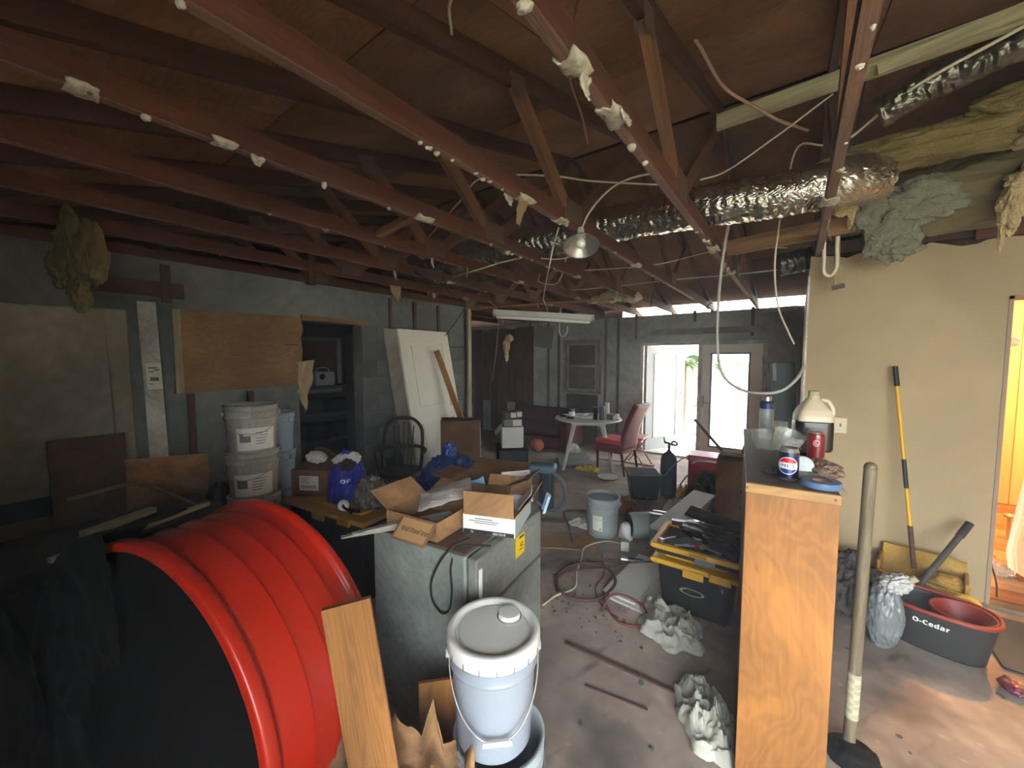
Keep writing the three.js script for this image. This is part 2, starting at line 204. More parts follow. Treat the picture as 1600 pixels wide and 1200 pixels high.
// ---------------------------------------------------------------- roof deck of plywood sheets on both slopes
const SL = Math.atan(0.265), RZ = -3.3, RY = 3.5;
{ const deck = structG('roof_deck', [0, RY, RZ]);
  const full = [0, 1, 2].map(() => bx(2.424, 0.013, 1.205)), half = bx(1.204, 0.013, 1.205);
  for (const side of [1, -1]) for (let r = 0; r < 4; r++) { let x = -7; let first = r % 2 === 1;
    while (x < 3.5) { const w = first ? 1.21 : 2.43, g = first ? half : full[Math.floor(rnd() * 3)]; const o = ob('plywood_sheet', g, rnd() < 0.5 ? M.plywood : M.plywood2, deck); const s = 0.03 + r * 1.215 + 0.6; const k = r < 3 ? 1 : side > 0 ? 0.62 : 0.03; o.scale.z = k; const sc = s - 0.6 * (1 - k);
      o.position.set(x + w / 2, -Math.sin(SL) * sc + 0.007, side * Math.cos(SL) * sc); o.rotation.x = side * SL; x += w; first = false; } }
  ob('roofing_felt', [bx(10.7, 0.03, 4.5, -1.75, -Math.sin(SL) * 2.2 + 0.05, Math.cos(SL) * 2.2, SL), bx(10.7, 0.03, 3.71, -1.75, -Math.sin(SL) * 1.83 + 0.05, -Math.cos(SL) * 1.83, -SL)], M.rubber, deck); }
// ---------------------------------------------------------------- roof trusses
const deckY = (z) => RY - 0.265 * Math.abs(z - RZ);
const tg = (() => { const Y = 2.44, top = (s) => bar([0, deckY(RZ) - 0.05 - Y, 0], [0, deckY(RZ + s * 3.95) - 0.05 - Y, s * 3.95], 0.038, 0.089);
  const n = [1.17, 2.53 - Y], q = [1.75, 2.96 - Y], r = [0.04, 3.38 - Y];
  const plate = (z, y, w, h, rx = 0) => [bx(0.002, h, w, 0.0205, y, z, rx), bx(0.002, h, w, -0.0205, y, z, rx)];
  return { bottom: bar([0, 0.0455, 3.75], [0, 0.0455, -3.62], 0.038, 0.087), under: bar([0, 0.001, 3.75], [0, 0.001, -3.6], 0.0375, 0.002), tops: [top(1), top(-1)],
    webs: [1, -1].flatMap((s) => [bar([0, n[1] - 0.03, s * (n[0] + 0.03)], [0, q[1], s * q[0]], 0.036, 0.089), bar([0, n[1] - 0.03, s * (n[0] - 0.03)], [0, r[1], s * r[0]], 0.036, 0.089)]),
    plates: [...[1, -1].flatMap((s) => [plate(s * 1.17, 0.09, 0.2, 0.12), plate(s * 1.75, 0.5, 0.12, 0.1, s * SL)]), plate(0, 0.93, 0.16, 0.12)] }; })();
// torn drywall left under a chord: kinds flap (hangs), wrap (hugs the chord), bit (small chunk)
function scrapGeo(kind, w, h, s) {
  if (kind === 'bit') return mv(lump(w, h, w * 0.8, 0.3, 1.4, s, 2), 0, -h * 0.4, 0);
  if (kind === 'wrap') return sheet(14, 10, (u, v) => { const a = (v - 0.5) * 2.6, e = 1 + N3(u * 1.6, v * 1.6, s, 2) * 0.5; return [Math.sin(a) * 0.036 * e, -Math.cos(a) * 0.02 * e + 0.014 + N3(u * 2, v * 2, s + 4, 2) * 0.018, (u - 0.5) * w * (1 + 0.9 * N3(v * 2.3, s, 1, 2))]; }, 0.008);
  return sheet(10, 12, (u, v) => { const n = N3(u * 3 + s, v * 3, s, 3), k = Math.sin(PI * Math.min(1, v * 0.55 + 0.45)); return [0.015 + Math.sin(v * 1.6 + s) * h * 0.3 * v + n * 0.015, -v * h * (1 + n * 0.5), (u - 0.5) * w * (0.25 + 0.75 * k) + v * h * 0.18 * Math.sin(s)]; }, 0.006);
}
function truss(X, label, scraps = [], tone = 0) {
  const o = T('roof_truss', label, 'roof truss', [X, 2.44, RZ]);
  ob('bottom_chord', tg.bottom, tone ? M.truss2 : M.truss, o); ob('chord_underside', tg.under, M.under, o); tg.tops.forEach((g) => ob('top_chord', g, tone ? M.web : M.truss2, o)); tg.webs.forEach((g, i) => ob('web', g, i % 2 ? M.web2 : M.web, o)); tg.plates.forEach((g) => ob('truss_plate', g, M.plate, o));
  scraps.forEach(([z, kind, w, h, dx = 0], i) => ob('drywall_scrap', scrapGeo(kind, w, h, X * 7 + i * 3.3 + z), kind === 'bit' || i % 2 ? M.scrap : kind === 'flap' ? M.insulPale : M.scrap, o, [dx, 0.004, z - RZ]));
  return o;
}
const bits = (n, z0, z1) => Array.from({ length: n }, () => [rr(z0, z1), 'bit', rr(0.006, 0.014), rr(0.006, 0.012), rr(-0.015, 0.015)]);
truss(0.105, 'red-brown roof truss whose chord runs toward the tan wall corner beside the insulation', [...bits(5, -0.9, -2.2), [-2.55, 'wrap', 0.12, 0.05], [-2.9, 'flap', 0.06, 0.1]]);
truss(-0.52, 'red-brown roof truss with two pale drywall wraps, right of the clamp lamp', [[-0.98, 'wrap', 0.1, 0.06], [-1.03, 'flap', 0.05, 0.06], [-1.25, 'wrap', 0.12, 0.06], [-1.27, 'flap', 0.09, 0.03, 0.03], [-1.45, 'bit', 0.015, 0.02], [-1.6, 'bit', 0.012, 0.014], ...bits(8, -2.6, -4.5), [-3.15, 'wrap', 0.16, 0.05], [-3.6, 'flap', 0.1, 0.08], [-4.1, 'wrap', 0.1, 0.05], [-0.75, 'bit', 0.02, 0.012]]);
truss(-1.13, 'red-brown roof truss that carries the silver clamp lamp', [[-0.29, 'bit', 0.012, 0.012], [-1.62, 'wrap', 0.11, 0.05], [-1.6, 'flap', 0.075, 0.12], [-1.53, 'flap', 0.07, 0.05, -0.04], [-2.0, 'wrap', 0.1, 0.03], ...bits(12, -0.6, -2.1), [-3.3, 'wrap', 0.1, 0.05], ...bits(6, -2.4, -5)]);
truss(-1.74, 'red-brown roof truss with five pale drywall scraps, next left of the clamp lamp', [[-0.2, 'wrap', 0.07, 0.03], [-0.34, 'bit', 0.017, 0.012], [-0.55, 'wrap', 0.07, 0.04], [-0.66, 'flap', 0.05, 0.035], [-0.93, 'bit', 0.014, 0.02], [-1.5, 'wrap', 0.11, 0.04], ...bits(9, -0.9, -3), [-2.3, 'bit', 0.02, 0.02], [-3.4, 'wrap', 0.1, 0.05], [-4.4, 'flap', 0.05, 0.06]]);
truss(-2.35, 'red-brown roof truss, second to the left of the clamp lamp', [...bits(8, -0.9, -3.5), [-1.25, 'flap', 0.04, 0.02], [-2.1, 'flap', 0.025, 0.07], [-2.5, 'flap', 0.025, 0.08], [-4.6, 'wrap', 0.1, 0.06], [-3.3, 'wrap', 0.08, 0.04]]);
truss(-2.96, 'red-brown roof truss, third to the left of the clamp lamp', [...bits(6, -1, -4), [-2.9, 'wrap', 0.12, 0.05], [-2.2, 'flap', 0.03, 0.08], [-4.9, 'wrap', 0.16, 0.06], [-4.6, 'flap', 0.05, 0.08]]);
truss(-3.55, 'red-brown roof truss, last one before the left block wall', [...bits(6, -1, -4), [-2.65, 'flap', 0.14, 0.16], [-3.2, 'flap', 0.06, 0.07], [-3.75, 'wrap', 0.12, 0.05]], 0);
truss(-4.16, 'brown roof truss lying along the top of the left block wall', [], 0);
truss(-4.77, 'brown roof truss over the dark recess just beyond the left block wall', [], 1);
truss(-5.38, 'brown roof truss over the dark recess near its far left end', [], 1);
// extra timbers between the trusses
one('lateral_brace', 'pale paint-streaked board nailed across the trusses at upper right', 'timber brace', bar([-0.43, 3.03, -2.6], [1.6, 3.09, -2.6], 0.03, 0.085), M.pale);
one('lateral_brace', 'second pale split board lying along the first at upper right', 'timber brace', bar([0.25, 2.99, -2.52], [1.5, 3.13, -2.5], 0.02, 0.05), M.pale);
one('blocking_beam', 'light tan timber beam spanning below the silver duct toward the tan wall', 'timber beam', bar([-0.58, 2.57, -3.72], [0.62, 2.58, -3.5], 0.04, 0.12), M.tan);
one('cross_brace', 'short pale timber brace between two trusses at left of the duct', 'timber brace', bar([-2.33, 2.5, -1.62], [-1.76, 2.47, -1.47], 0.05, 0.035), M.pine);
one('timber_ledger', 'thin timber ledger running from block wall corner above the tube light', 'timber ledger', bar([-4.05, 2.42, -4.4], [-1.9, 2.41, -4.75], 0.03, 0.03), M.tan);
one('nailer_block', 'short brown timber post between chords above the plywood board', 'timber block', bar([-3.55, 2.32, -1.75], [-3.55, 2.6, -1.75], 0.06, 0.06), M.truss);
// ---------------------------------------------------------------- ducts and insulation
function ductGeo(pts, r, len) { const g = tube(pts, r, 320, 36), P = g.attributes.position, Nn = g.attributes.normal, U = g.attributes.uv; for (let i = 0; i < P.count; i++) { const u = U.getX(i) * len, v = U.getY(i), k = Math.sin(u * 105 + N3(u * 9, Math.cos(v * 6.28) * 2, Math.sin(v * 6.28) * 2, 3) * 9) * 0.0045 + N3(u * 5, Math.cos(v * 6.28), Math.sin(v * 6.28) + 5, 2) * 0.02; P.setXYZ(i, P.getX(i) + Nn.getX(i) * k, P.getY(i) + Nn.getY(i) * k, P.getZ(i) + Nn.getZ(i) * k); U.setXY(i, u, v * 2); } g.computeVertexNormals(); return g; }
one('flexible_duct', 'shiny silver foil flexible duct running across the truss chords', 'air duct', ductGeo([[-3.2, 2.66, -2.9], [-2.35, 2.68, -2.85], [-1.74, 2.7, -2.98], [-1.13, 2.74, -3.05], [-0.52, 2.69, -2.96], [-0.1, 2.68, -3.0], [0.18, 2.7, -3.08], [0.34, 2.73, -3.2]], 0.135, 3.7), M.foil);
one('flexible_duct', 'dull silver duct half wrapped in insulation, under the pale boards at upper right', 'air duct', ductGeo([[0.3, 2.94, -2.86], [0.5, 3.0, -2.8], [0.8, 3.04, -2.74], [1.3, 3.05, -2.68]], 0.075, 1.1), M.foilDull);
one('flexible_duct', 'dark sagging duct behind the tan wall corner near the eave', 'air duct', ductGeo([[-0.16, 2.5, -4.3], [0.15, 2.55, -4.35], [0.7, 2.62, -4.3]], 0.1, 1), M.foilDull);
function fluff(name, label, parts, m, p) { return one(name, label, 'insulation', parts.map(([sx, sy, sz, x, y, z, s]) => lump(sx, sy, sz, 0.4, 1.6, s, 6, 0.12).translate(x, y, z)), m, p); }
fluff('insulation_batt', 'yellowish fibreglass batt sagging over the truss at upper right', [[0.52, 0.1, 0.14, 0.1, 0, 0, 3], [0.4, 0.16, 0.14, 0.6, 0.04, 0.04, 9]], M.insul, [0.52, 2.86, -3.22]);
fluff('insulation_clump', 'grey-green ragged insulation clump drooping over the tan wall top', [[0.13, 0.18, 0.08, 0, 0, 0, 5], [0.2, 0.14, 0.09, 0.14, 0.16, 0, 8], [0.12, 0.15, 0.08, -0.1, 0.2, 0, 13], [0.1, 0.08, 0.06, 0.05, -0.1, 0.02, 21]], M.insulGrey, [0.45, 2.47, -3.5]);
fluff('insulation_clump', 'dark mound of insulation heaped above the tan wall', [[0.45, 0.2, 0.16, 0, 0, 0, 15], [0.34, 0.16, 0.14, 0.45, 0.08, 0.05, 18]], M.olive, [0.86, 2.68, -3.66]);
fluff('insulation_tuft', 'pale tan insulation tuft hanging beside the bathroom door head', [[0.05, 0.15, 0.05, 0, 0, 0, 25], [0.13, 0.1, 0.07, 0.1, 0.12, 0, 28], [0.014, 0.09, 0.014, -0.03, -0.15, 0, 31]], M.insulPale, [0.93, 2.5, -3.42]);
fluff('insulation_tuft', 'torn yellow insulation hanging at the wall corner above the tan wall', [[0.07, 0.05, 0.05, 0, 0, 0, 41], [0.12, 0.05, 0.06, 0.1, 0.06, 0, 44], [0.02, 0.08, 0.02, 0.05, -0.05, 0, 48], [0.03, 0.05, 0.03, -0.06, 0.03, 0, 49]], M.insulPale, [0.2, 2.64, -3.38]);
fluff('insulation_clump', 'olive insulation clump hanging from the ceiling at far left', [[0.09, 0.2, 0.08, 0, 0, 0, 51], [0.07, 0.16, 0.07, 0.09, -0.06, -0.05, 54], [0.08, 0.12, 0.07, -0.08, -0.12, 0.04, 57], [0.05, 0.1, 0.05, 0.03, -0.28, 0, 61]], M.olive, [-3.47, 2.32, -0.33]);
fluff('insulation_tuft', 'small straw-coloured insulation tuft dangling in front of the brown recess panels', [[0.05, 0.1, 0.05, 0, 0, 0, 71], [0.06, 0.06, 0.05, 0.05, 0.1, 0, 74], [0.03, 0.1, 0.03, 0.0, -0.14, 0, 78]], M.insulPale, [-3.58, 1.86, -4.7]);
fluff('insulation_clump', 'crumpled pale insulation paper stuffed above the end of the tube light', [[0.2, 0.08, 0.1, 0, 0, 0, 81], [0.12, 0.07, 0.1, 0.26, -0.03, 0, 84], [0.12, 0.05, 0.1, -0.28, -0.02, 0, 87]], M.scrap, [-2.05, 2.5, -5.1]);
// ---------------------------------------------------------------- lamp, tube light, cables
{ const o = T('clamp_lamp', 'silver clamp work lamp with a dish reflector clipped under the chord', 'work lamp', [-1.085, 2.37, -2.17]);
  ob('reflector', lathe([[0.03, 0.03], [0.034, 0.028], [0.06, 0.0], [0.1, -0.045], [0.108, -0.047], [0.108, -0.044], [0.101, -0.04], [0.06, 0.006], [0.034, 0.034]], 40), M.steel, o);
  ob('socket', lathe([[0.0, 0.09], [0.022, 0.088], [0.026, 0.03], [0.03, 0.025], [0, 0.02]], 20), mat(0xcfcabb, 0.6), o); ob('bulb', lathe([[0, 0.03], [0.014, 0.02], [0.03, -0.02], [0.024, -0.042], [0, -0.05]], 20), mat(0xf4f1e4, 0.3), o);
  ob('clamp', [rod([0, 0.07, 0], [-0.03, 0.14, 0.02], 0.006), bx(0.06, 0.02, 0.03, -0.04, 0.12, 0.02), bx(0.06, 0.006, 0.03, -0.04, 0.05, 0.02)], M.plate, o); o.rotation.set(-0.38, 0, 0.22); }
{ const o = T('tube_light', 'long white fluorescent tube fixture hanging from cords, unlit', 'light fixture', [-2.53, 2.19, -4.06], 0.566);
  const prof = [[-0.075, -0.03], [-0.06, -0.045], [0.06, -0.045], [0.075, -0.03], [0.055, 0.03], [-0.055, 0.03]];
  ob('housing', metre(ext(shape(prof), 1.2)).translate(0, 0, -0.6).rotateY(PI / 2), mat(0xd4d2c8, 0.5), o); for (const s of [-1, 1]) ob('end_cap', ext(shape(prof.map(([x, y]) => [x * 1.06, y * 1.06])), 0.03).translate(0, 0, -0.015).rotateY(PI / 2).translate(s * 0.6, 0, 0), M.white, o);
  for (const z of [-0.028, 0.028]) ob('lamp_tube', rod([-0.57, -0.058, z], [0.57, -0.058, z], 0.013), mat(0xf2f0e6, 0.3), o); o.rotation.z = -0.065; }
function cable(label, pts, r, m = M.cord, name = 'cable') { return one(name, label, 'cable', tube(pts, r, 60, 6), m); }
cable('white cord dangling from the clamp lamp down to the tube light', [[-1.2, 2.45, -2.1], [-1.3, 2.36, -2.2], [-1.3, 2.27, -2.17], [-1.55, 2.3, -2.55], [-2.3, 2.3, -3.7], [-2.47, 2.33, -4.0], [-2.45, 2.22, -4.05]], 0.005, M.cord, 'hanging_cable');
cable('thin black cable drooping from the ceiling over the block pier', [[-2.45, 2.5, -2.3], [-2.5, 2.3, -2.4], [-3.4, 2.32, -3.6], [-3.75, 2.15, -3.78], [-3.95, 1.93, -3.75], [-4.0, 1.83, -3.9], [-4.05, 1.82, -4.3], [-4.2, 1.78, -4.45]], 0.006, M.cordDark, 'hanging_cable');
cable('tan wire arching up from the clamp lamp to the next chord', [[-1.09, 2.46, -2.2], [-1.05, 2.55, -2.22], [-0.92, 2.7, -2.3], [-0.72, 2.73, -2.35], [-0.55, 2.68, -2.4]], 0.006, M.cord, 'overhead_wire');
cable('pale taut wire rising above the silver duct to the pink chord', [[-0.52, 2.75, -2.65], [-0.4, 2.78, -2.7], [-0.15, 2.9, -2.7], [0.1, 3.05, -2.72]], 0.005, M.cord, 'overhead_wire');
cable('pinkish cable crossing the upper deck past the pale board', [[-0.55, 3.28, -1.7], [-0.51, 3.24, -1.93], [-0.44, 3.17, -2.12], [-0.36, 3.06, -2.33], [-0.24, 3.0, -2.49], [-0.14, 2.95, -2.6], [0.0, 2.98, -2.9]], 0.008, mat(0xa98a78, 0.8), 'overhead_cable');
cable('slack grey cable hanging straight down beside the tan wall corner', [[0.08, 3.0, -3.2], [-0.04, 3.06, -3.25], [-0.1, 2.85, -3.3], [-0.14, 2.5, -3.3], [-0.15, 2.3, -3.32], [-0.12, 2.02, -3.35], [-0.07, 1.88, -3.45], [-0.02, 1.76, -3.5]], 0.006, M.cord, 'hanging_cable');
cable('thick grey conduit hanging in a wide loop in front of the glazed doors', [[-0.4, 2.85, -3.3], [-0.46, 2.6, -3.35], [-0.5, 2.2, -3.37], [-0.5, 1.75, -3.37], [-0.46, 1.53, -3.38], [-0.36, 1.43, -3.39], [-0.22, 1.395, -3.39], [-0.08, 1.42, -3.4], [0.0, 1.5, -3.45], [0.05, 1.6, -3.6]], 0.011, mat(0xb4b2a6, 0.6), 'hanging_conduit');
cable('dark wire draped over the chord with two drywall wraps', [[-0.35, 2.53, -0.62], [-0.43, 2.54, -0.85], [-0.5, 2.53, -0.95], [-0.54, 2.44, -1.0], [-0.55, 2.38, -1.1], [-0.55, 2.32, -1.14]], 0.004, M.oldwood, 'draped_wire');
cable('short pale wire stapled under the deck at top centre', [[-0.72, 2.72, -0.72], [-0.8, 2.8, -0.9], [-0.95, 2.82, -0.95], [-1.1, 2.88, -1.1]], 0.006, M.cord, 'overhead_wire');
cable('pale wire running through the webs below the duct at left', [[-2.9, 2.75, -2.5], [-2.0, 2.82, -2.1], [-1.74, 2.85, -2.0], [-1.3, 2.82, -2.2], [-1.13, 2.8, -2.35], [-0.6, 2.75, -2.7]], 0.006, M.cord, 'overhead_wire');
cable('white electrical wire crossing the chords in front of the back wall', [[-2.6, 2.53, -4.4], [-1.9, 2.52, -4.5], [-1.2, 2.54, -4.6], [-0.5, 2.5, -4.5], [0.05, 2.48, -4.4]], 0.006, M.white, 'overhead_wire');
cable('second white wire sagging between webs above the french door', [[-2.1, 2.58, -3.6], [-1.6, 2.55, -3.7], [-1.13, 2.57, -3.9], [-0.52, 2.62, -3.9], [-0.1, 2.6, -4.1]], 0.005, M.cord, 'overhead_wire');
cable('dark drop wire hanging in front of the french door head', [[-1.14, 2.47, -4.4], [-1.3, 2.42, -4.42], [-1.35, 2.2, -4.45]], 0.006, M.cordDark, 'hanging_wire');
cable('coiled loop of black wire hanging at the eave above the doors', [[-1.13, 2.56, -6.4], [-1.13, 2.5, -6.4], [-1.1, 2.4, -6.4], [-1.0, 2.35, -6.4], [-0.95, 2.42, -6.4], [-1.05, 2.48, -6.4], [-1.12, 2.42, -6.4]], 0.008, M.cordDark, 'hanging_wire');
cable('pale wire crossing the upper right corner above the insulation', [[0.2, 2.9, -2.95], [0.4, 2.97, -2.75], [0.65, 3.0, -2.6], [1.2, 3.05, -2.3]], 0.008, M.cord, 'overhead_wire');
cable('thin string hanging diagonally in front of the brown recess panels', [[-3.55, 2.5, -4.2], [-3.45, 2.35, -4.3], [-3.65, 1.9, -4.55], [-3.95, 1.3, -4.8]], 0.004, M.cord, 'hanging_string');
cable('white U-shaped cable loop against the top corner of the tan wall', [[0.12, 2.62, -3.6], [0.13, 2.4, -3.62], [0.14, 2.27, -3.64], [0.17, 2.25, -3.64], [0.2, 2.29, -3.63], [0.2, 2.45, -3.62], [0.2, 2.6, -3.6]], 0.012, mat(0xd9d0b4, 0.6), 'hanging_cable');
cable('thin pale wire dropping between chords above the round table', [[-1.74, 2.6, -3.2], [-1.85, 2.45, -3.3], [-2.05, 2.42, -3.5], [-2.3, 2.5, -3.6], [-2.35, 2.6, -3.7]], 0.006, M.cord, 'overhead_wire');
cable('pale wire curling from the lamp chord toward the block pier', [[-1.13, 2.56, -2.7], [-1.5, 2.45, -2.75], [-1.9, 2.5, -2.7], [-2.4, 2.43, -2.6], [-2.9, 2.5, -2.9], [-3.5, 2.55, -3.2]], 0.006, M.cord, 'overhead_wire');
cable('dark cable looping under the chords near the block pier top', [[-2.96, 2.5, -2.4], [-2.8, 2.36, -2.6], [-2.6, 2.4, -2.9], [-2.4, 2.5, -3.1]], 0.008, M.cordDark, 'overhead_cable');
cable('blue hook of hose hanging below the tube light', [[-2.96, 2.5, -5.3], [-3.0, 2.3, -5.3], [-3.0, 2.05, -5.3], [-2.95, 2.0, -5.3], [-2.88, 2.05, -5.3], [-2.86, 2.15, -5.3]], 0.012, mat(0xb7c3c6, 0.5), 'hanging_hook');
{ const o = T('metal_strap', 'torn metal strap and junction box hanging at the tan wall corner', 'hanging bracket', [0.2, 2.3, -3.66]);
  ob('strap', bar([0, 0.35, 0], [0.01, -0.12, 0], 0.03, 0.05), M.plaster, o); ob('bracket', bx(0.07, 0.03, 0.03, 0.02, -0.13, 0.01, 0, 0, 0.2), M.iron, o); ob('junction_box', rb(0.09, 0.09, 0.05, 0.006, -0.09, 0.34, 0, 0, 0.3, 0.6), M.iron, o); }
one('eave_light_rod', 'white rod added in place of the daylight strip along the eave', 'pipe', rod([-0.42, 2.36, -6.76], [-0.02, 2.37, -6.76], 0.035), M.white);  // white rod stands in for daylight showing at the eave
{ const o = T('hanging_board', 'small grey square board hanging on wires left of the window', 'board', [-3.45, 2.02, -5.6], 0.2); ob('board', rb(0.3, 0.36, 0.012, 0.004, 0, 0, 0, 0, 0, -0.15), mat(0x6d695c, 0.7), o); for (const s of [-1, 1]) ob('wire', rod([s * 0.12, 0.17 - s * 0.02, 0], [-0.08, 0.43, 0], 0.004), M.iron, o); }
// ---------------------------------------------------------------- window and french door
{ const w = structG('window_1', [-3.33, 1.495, -6.83]);
  ob('window_frame', [bx(0.76, 0.07, 0.1, 0, 0.49, 0.05), bx(0.76, 0.05, 0.12, 0, -0.48, 0.05), bx(0.06, 1.0, 0.1, -0.35, 0, 0.05), bx(0.06, 1.0, 0.1, 0.35, 0, 0.05)], mat(0xa69c8c, 0.85, { map: dustT }), w);
  ob('sash', [bx(0.64, 0.045, 0.03, 0, 0.02, 0.06), bx(0.64, 0.04, 0.03, 0, 0.44, 0.06), bx(0.04, 0.9, 0.03, -0.3, 0, 0.06), bx(0.04, 0.9, 0.03, 0.3, 0, 0.06), bx(0.64, 0.04, 0.03, 0, -0.44, 0.06)], mat(0xc4bbaa, 0.8, { map: dustT }), w);
  ob('pane', bx(0.6, 0.4, 0.008, 0, 0.23, 0.05), mat(0x6a6157, 0.7, { map: dustT }), w); ob('pane', bx(0.6, 0.42, 0.008, 0, -0.21, 0.05), mat(0x776d62, 0.7, { map: dustT }), w);
  ob('apron_board', bx(0.66, 0.95, 0.02, 0, -1.0, 0.055), mat(0x6f6257, 0.9, { map: wallT }), w); }
{ const d = structG('door_1', [-1.275, 0, -6.86]);
  ob('door_frame', [bx(0.05, 1.93, 0.16, -0.9, 0.965, 0.02), bx(0.05, 1.93, 0.16, 0.9, 0.965, 0.02), bx(1.85, 0.05, 0.16, 0, 1.905, 0.02), bx(1.85, 0.03, 0.18, 0, 0.015, 0)], M.white, d);
  const leafG = (w) => wallXY(rect(0, 0.03, w, 1.88), [rect(0.17, 0.24, w - 0.17, 1.74)], 0.045), bead = (w) => [bx(w - 0.3, 0.025, 0.06, w / 2, 1.735, 0.022), bx(w - 0.3, 0.025, 0.06, w / 2, 0.245, 0.022), bx(0.025, 1.5, 0.06, 0.17, 0.99, 0.022), bx(0.025, 1.5, 0.06, w - 0.17, 0.99, 0.022)];
  const leaf = (x, ry, s) => { const l = ob('door_leaf', leafG(0.86), ry ? M.dimmedLeaf : M.door, d, [x, 0, 0], [0, ry, 0]); ob('glazing_bead', bead(0.86), M.dimmedLeaf, l); ob('pane', bx(0.52, 1.5, 0.006, 0.43, 0.99, 0.022), M.glass, l); ob('door_handle', [rod([s, 0.95, 0.03], [s, 0.95, 0.09], 0.012), rod([s, 0.95, 0.085], [s + (s > 0.4 ? -0.1 : 0.1), 0.95, 0.09], 0.01), bx(0.04, 0.18, 0.012, s, 0.97, 0.05)], M.steel, l); for (const y of [0.3, 1.0, 1.65]) ob('hinge', rod([s > 0.4 ? 0 : 0.86, y - 0.05, 0.05], [s > 0.4 ? 0 : 0.86, y + 0.05, 0.05], 0.012), M.steel, l); return l; };  // same white door; open leaf and beads darkened in colour against the yard light
  leaf(-0.875, 1.0, 0.8); leaf(0.015, 0, 0.06); ob('astragal', bx(0.06, 1.85, 0.06, 0.02, 0.96, 0.02), M.white, d); }
// ---------------------------------------------------------------- the yard beyond the doors
{ const f = T('yard_fence', 'pale board fence across the yard beyond the open french door', 'fence', [-3, -0.15, -12.5]);
  const b = rb(0.18, 1.55, 0.02, 0.003), mm = [mat(0xd6d0c4, 0.8), mat(0xc9c3b6, 0.8)]; for (let i = 0; i < 40; i++) ob('fence_board', b, mm[i % 2], f, [-3.9 + i * 0.2, 0.8 + rr(-0.01, 0.01), 0]); for (const y of [0.35, 1.3]) ob('rail', bx(8, 0.09, 0.04, 0, y, -0.04), mm[1], f); }
one('neighbour_house', 'pale green house wall with eave beyond the yard fence', 'house', [bx(6, 2.6, 3, 0, 1.3, 0), bx(6.6, 0.12, 3.6, 0, 2.62, 0), ext([[-1.8, 2.68], [1.8, 2.68], [0, 3.5]], 6.4).rotateY(PI / 2).translate(-3.2, 0, 0)], mat(0xb9c9b4, 0.9), [1.5, -0.15, -17]);
function palm(x, z, h, label, n, s) {
  const o = T('palm_tree', label, 'palm tree', [x, -0.15, z]); ob('trunk', tube([[0, 0, 0], [0.04, h * 0.5, 0], [0.02, h, 0]], 0.06, 20, 10), M.trunk, o);
  for (let i = 0; i < n; i++) { const a = i / n * 2 * PI + s, L = rr(0.6, 0.95), up = rr(0.1, 0.9); const parts = []; const P = (t) => V(Math.cos(a) * L * t, h + up * t * L * 0.9 - t * t * L * 0.75, Math.sin(a) * L * t);
    const st = tube([0, 0.25, 0.5, 0.75, 1].map((t) => P(t).toArray()), 0.008, 16, 5); parts.push(st); const side = V(-Math.sin(a), 0, Math.cos(a));
    for (let k = 3; k < 24; k++) for (const sg of [-1, 1]) { const t = k / 24, p = P(t), q = p.clone().addScaledVector(side, sg * 0.3 * Math.sin(t * 2.6 + 0.4)).add(V(Math.cos(a) * 0.12, -0.12, Math.sin(a) * 0.12)); const g = new THREE.ConeGeometry(0.013, p.distanceTo(q), 3); g.applyQuaternion(new THREE.Quaternion().setFromUnitVectors(V(0, 1, 0), q.clone().sub(p).normalize())); const m = p.clone().add(q).multiplyScalar(0.5); parts.push(g.translate(m.x, m.y, m.z)); }
    ob('frond', parts, M.leaf, o); } }
palm(-1.98, -8.9, 1.75, 'young green palm standing just outside the open french door', 11, 0.3);
palm(-1.2, -11.4, 1.6, 'farther green palm in front of the pale fence', 9, 1.1);
{ const o = T('patio_table', 'low white patio table standing in the yard behind the nearer palm', 'table', [-1.95, -0.15, -10.3], 0.3); ob('table_top', rb(0.8, 0.04, 0.5, 0.01, 0, 0.62, 0), M.white, o); for (const [a, b] of [[-1, -1], [1, -1], [-1, 1], [1, 1]]) ob('leg', bx(0.04, 0.6, 0.04, a * 0.34, 0.3, b * 0.2), M.white, o); }
one('patio_grill', 'small grey-green appliance on the patio table', 'grill', [rb(0.3, 0.13, 0.24, 0.03, 0, 0.07, 0), rod([-0.1, 0.15, 0.12], [0.1, 0.15, 0.12], 0.01)], mat(0x5d7068, 0.5), [-1.95, 0.49, -10.3]);
// ---------------------------------------------------------------- left side
const leanX = (w, h, t, z, y0, xTop, yTop, xBot, bevel = 0.003) => { const L = Math.hypot(xTop - xBot, yTop - y0), a = Math.atan2(xBot - xTop, yTop - y0); return mv(rb(t, L, w, bevel), (xTop + xBot) / 2, (y0 + yTop) / 2, z, 0, 0, a); };
{ const o = T('drywall_sheet', 'large pale sheet with a blue band near its foot leaning at far left', 'wall panel'); ob('sheet', leanX(1.0, 2, 0.02, 0.0, 0, -4.06, 2.01, -3.82), M.whiteBoard, o); ob('blue_band', leanX(0.9, 0.1, 0.004, 0.04, 0.63, -3.865, 0.76, -3.88), mat(0x2e4654, 0.7), o); }
one('drywall_sheet', 'narrower pale sheet behind the large one at far left', 'wall panel', leanX(0.3, 2, 0.012, -0.47, 0, -4.088, 2.02, -3.99), M.whiteBoard);
one('hardboard_sheet', 'dark brown water-stained board standing against the pale sheets', 'board', leanX(0.36, 1.12, 0.012, -0.36, 0, -3.88, 1.12, -3.72), M.brownboard);
